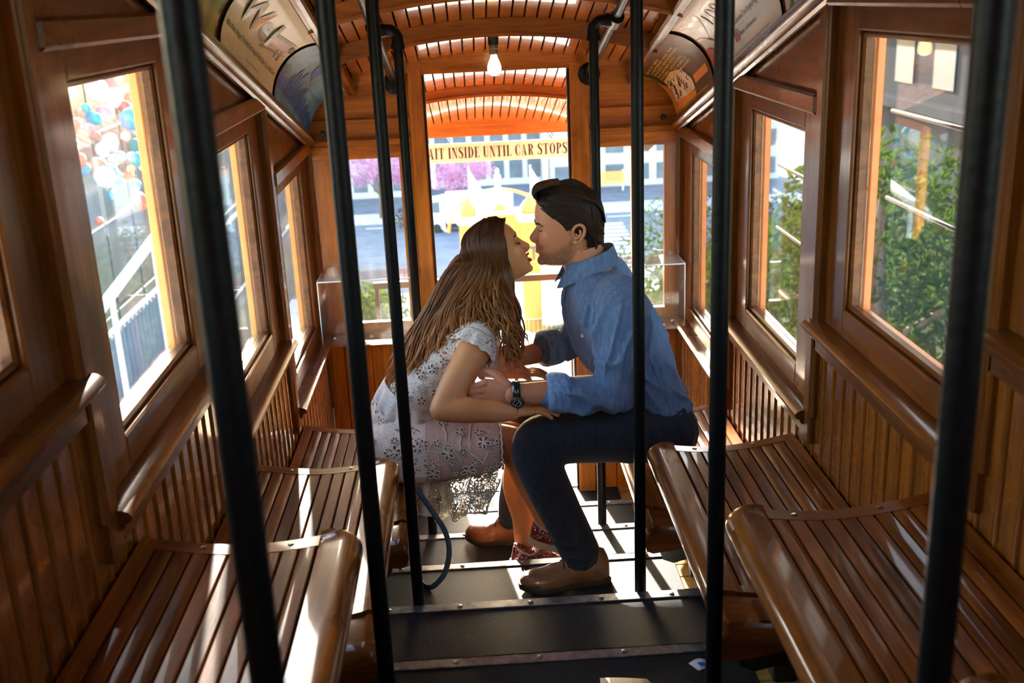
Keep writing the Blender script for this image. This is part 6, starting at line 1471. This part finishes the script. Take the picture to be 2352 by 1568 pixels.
# ---- trees
def leaves(m, c, r, n, size, flat=.35):
    for _ in range(n):
        while True:
            p = V3((random.uniform(-1, 1), random.uniform(-1, 1), random.uniform(-1, 1)))
            if .25 < p.length < 1: break
        q = V3(c)+V3((p.x*r[0], p.y*r[1], p.z*r[2])); a = V3((random.gauss(0, 1), random.gauss(0, 1), random.gauss(0, 1))).normalized(); b = a.orthogonal().normalized(); s_ = size*random.uniform(.6, 1.3)
        nn = a.cross(b)*s_*.12
        m.add([q-a*s_, q+b*s_*flat+nn, q+a*s_, q-b*s_*flat+nn], [(0, 1, 2, 3)])
def tree(name, base, h, blobs, leaf, n, size, lab, group=None):
    t = empty(name, base, lab, 'tree', group); B = V3(base); m = MB()
    top = B+V3((0, 0, h)); m.tube([B, B+V3((.1, .1, h*.4)), B+V3((-.05, .15, h*.7)), top], [h*.035, h*.028, h*.02, h*.008], 8)
    for (dx, dy, dz, r) in blobs: m.tube([B+V3((0, 0, h*.45)), B+V3((dx*.5, dy*.5, lerp(h*.45, dz, .6))), B+V3((dx, dy, dz))], [h*.018, h*.012, h*.004], 6)
    m.build('trunk', MAT['bark'], t, True); m = MB()
    tot = sum(b[3]**2 for b in blobs)
    for (dx, dy, dz, r) in blobs: leaves(m, B+V3((dx, dy, dz)), (r, r, r*.8), int(n*r*r/tot), size)
    m.build('foliage', MAT[leaf], t); return t
random.seed(21)
tree('flowering_tree', (-1.5, 134, -24.6), 6.0, [(-2.5, 0, 5.2, 2.3), (.5, 0, 5.8, 2.6), (2.6, .5, 5.6, 1.9), (-.5, -1, 4.2, 1.8)], 'leaf_pink', 2600, .22, 'pink flowering street tree beyond the archway')
tree('flowering_tree', (-12, 134, -24.6), 7.0, [(-2.5, 0, 6.2, 2.6), (1.0, 0, 6.8, 2.8), (3, .5, 5.6, 2.2)], 'leaf_pink', 2200, .24, 'pink flowering street tree seen through the left end window')
for i, (x, y, h, lf, lab) in enumerate(((6.0, 13.0, 5.4, 'leaf_green', 'light green tree beyond the nearest right window'), (8.8, 21.0, 6.2, 'leaf_green', 'taller green tree between the right windows'), (9.0, 30.5, 6.2, 'leaf_dark', 'dark green tree beyond the middle right window'), (9.0, 42.0, 7.5, 'leaf_green', 'green tree beyond the far right window'), (15.5, 25.0, 7.6, 'leaf_dark', 'dark tree farther back on the right hillside'))):
    zb = inc(y)-2.5; R_ = h*.30
    tree('leafy_tree', (x, y, zb), h, [(0, 0, h*.85, R_), (-R_*.8, .6, h*.62, R_*.9), (R_*.9, -.8, h*.66, R_*.9), (.3, R_, h*.5, R_*.9), (-.2, -R_, h*.42, R_*.8), (.5, .2, h*.25, R_*.8)], lf, 5200, .13, lab, 'trees beyond the right windows')
random.seed(5)
def shrub(x, y, z, r, lf, n, size, lab):
    b = empty('shrub', (x, y, z), lab, 'shrub'); m = MB()
    for i in range(5): a = i*1.26; m.tube([(x, y, z), (x+.3*r*cos(a), y+.3*r*sin(a), z+r*.7), (x+.7*r*cos(a), y+.7*r*sin(a), z+r*1.1)], [.04, .03, .01], 5)
    m.build('stems', MAT['bark'], b); m = MB(); leaves(m, (x, y, z+r*.8), (r, r, r*.85), n, size); m.build('foliage', MAT[lf], b)
shrub(-8.4, 127, -24.6, 1.6, 'leaf_dark', 500, .2, 'dark rounded shrub at the kerb left of the archway')
shrub(9.2, 55, inc(55)-2, 2.4, 'leaf_green', 900, .2, 'bright shrub beside the track seen past the right end window')
# ---- left terrace: glazed building with balloons, railing, ivy
gb = empty('glass_building', (-13, 30, -17), 'grey-green glazed building beyond the left windows', 'building')
MB().box(-16, -12.2, 12, 62, -18, 4.5).build('wall', MAT['mullion'], gb)
pn = MB().box(-.05, .05, -1.38, 1.38, -1.38, 1.38, .02).mesh('pane', MAT['teal_glass'])
for i in range(17):
    for j in range(6): inst('pane', pn, gb, (-12.17, 13.6+2.9*i, 2.6-2.9*j))
random.seed(9)
cols = {'coral': (.85, .22, .14), 'white': (.9, .9, .88), 'sky blue': (.12, .45, .80), 'teal': (.05, .45, .46), 'peach': (.90, .50, .28), 'yellow': (.85, .62, .14), 'pale pink': (.90, .50, .50)}
bm_ = {}
for c, v in cols.items():
    plain('balloon_'+c.replace(' ', '_'), v, rough=.3, var=.03, coat=.4)
    mb = MB().lathe([(.001, -1.22), (.09, -1.20), (.05, -1.12), (.10, -1.05), (.45, -.86), (.78, -.50), (.97, -.05), (1., .25), (.9, .6), (.62, .88), (.3, 1.0), (.001, 1.03)], None, 16)
    bm_[c] = mb.mesh('balloon', MAT['balloon_'+c.replace(' ', '_')], True)
names_ = list(cols)
ORD = ('topmost', 'second', 'third', 'fourth', 'fifth', 'sixth', 'seventh', 'eighth', 'ninth', 'tenth', 'eleventh', 'twelfth', 'thirteenth', 'fourteenth', 'fifteenth', 'sixteenth', 'seventeenth', 'eighteenth', 'nineteenth', 'twentieth', 'twenty-first', 'twenty-second', 'twenty-third', 'twenty-fourth', 'twenty-fifth', 'twenty-sixth')
balls = []
def place_balloon(y, z, r, arm, x=None):
    for _ in range(60):
        p = V3((x if x is not None else random.uniform(-10.4, -7.6), y+random.gauss(0, .12), z+random.gauss(0, .12)))
        if all((p-q[0]).length > 1.16*(r+q[1]) for q in balls): balls.append((p, r, random.choices(names_, (4, 5, 3, 2, 3, 2, 3))[0], arm)); return
for i in range(120):
    t = random.random(); near_arm = random.random() < .55
    if near_arm: y = lerp(21.6, 23.6, t)+random.gauss(0, .5); z = lerp(.8, -2.6, t)+random.gauss(0, .5)
    else: y = lerp(28.0, 25.5, t)+random.gauss(0, .5); z = lerp(.3, -2.9, t)+random.gauss(0, .5)
    if i == 0: place_balloon(26.6, .62, .70, 'right', -9.2)
    else: place_balloon(y, z, random.choice((.11, .14, .17, .21, .25)), 'left' if near_arm else 'right')
seen = {}
for p, r, c, arm in sorted(balls, key=lambda q: -q[0].z):
    o = link(bpy.data.objects.new('balloon', bm_[c])); o.location = p; o.scale = (r, r, r); o.rotation_euler = (random.uniform(-.6, .6), random.uniform(-.6, .6), random.uniform(0, 6))
    k = seen.get((c, arm), 0); seen[(c, arm)] = k+1
    lab = '%s %s balloon, %s%s of its colour in the %s garland' % ('big' if r > .3 else 'large' if r > .2 else 'small', c, ORD[k], '' if k == 0 else ' from the top', arm)
    tag(o, lab, 'balloon', 'balloons in the garlands beyond the left window')
# terrace railing with bars, blue wall behind, ivy and a white stair rail
rl = empty('terrace_railing', (-8, 28, -8.4), 'white railing with thin bars in front of blue panels beyond the left window', 'railing')
for z in (-4.72, -7.12): MB().box(-8.05, -7.95, 17, 44, z-.04, z+.04, .01).build('rail', MAT['paint_white'], rl)
br = MB().tube([(0, 0, -7.1), (0, 0, -4.7)], .022, 6).mesh('bar', MAT['mullion'], True)
for i in range(90): inst('bar', br, rl, (-8, 17.2+.3*i, 0))
for i in range(9): MB().box(-8.4, -8.3, 17+3*i, 19.9+3*i, -6.9, -5.1, .02).build('blue_panel', MAT['blue_panel'], rl)
cwl = MB().box(-8.7, -7.7, 16, 46, -9.6, -7.2, .03); cwl.build('terrace_wall', MAT['terrace_paving'], loc=(-8.2, 31, -9.6), label='low concrete wall under the white terrace railing', cat='wall')
h_ = empty('stair_handrail', (-6, 16, -6), 'thick white diagonal handrail rising beyond the nearest left window', 'handrail')
MB().tube([(-5.6, 12.4, -2.35), (-5.6, 18.6, -1.55)], .085, 10).build('bar', MAT['paint_white'], h_, True)
for y, z in ((13.2, -2.25), (15.6, -1.93), (17.8, -1.65)): MB().tube([(-5.6, y, z), (-5.6, y, -9.0)], .045, 8).build('post', MAT['paint_white'], h_, True)
random.seed(14); iv = empty('ivy_bank', (-6.6, 26, -9.2), 'ivy spilling over the terrace edge beyond the left window', 'ivy'); m = MB()
for i in range(9): leaves(m, (-6.2+random.uniform(-.3, .3), 22.5+1.7*i, -8.5+random.uniform(-.4, .3)-.25*i), (.8, 1.2, .8), 170, .13, .5)
m.build('leaves', MAT['leaf_ivy'], iv); MB().tube([(-6.5, 23, -9.3), (-6.3, 25.5, -7.6), (-6.2, 28, -6.6)], [.14, .12, .08], 8).build('stem', MAT['bark'], iv, True)
random.seed(31)
for i, (y, lab) in enumerate(((41, 'leafy shrub seen through the middle left window'), (50, 'leafy shrub seen through the far left window'))): shrub(-5.0, y, inc(y)-.2, 1.5, 'leaf_ivy', 900, .18, lab)
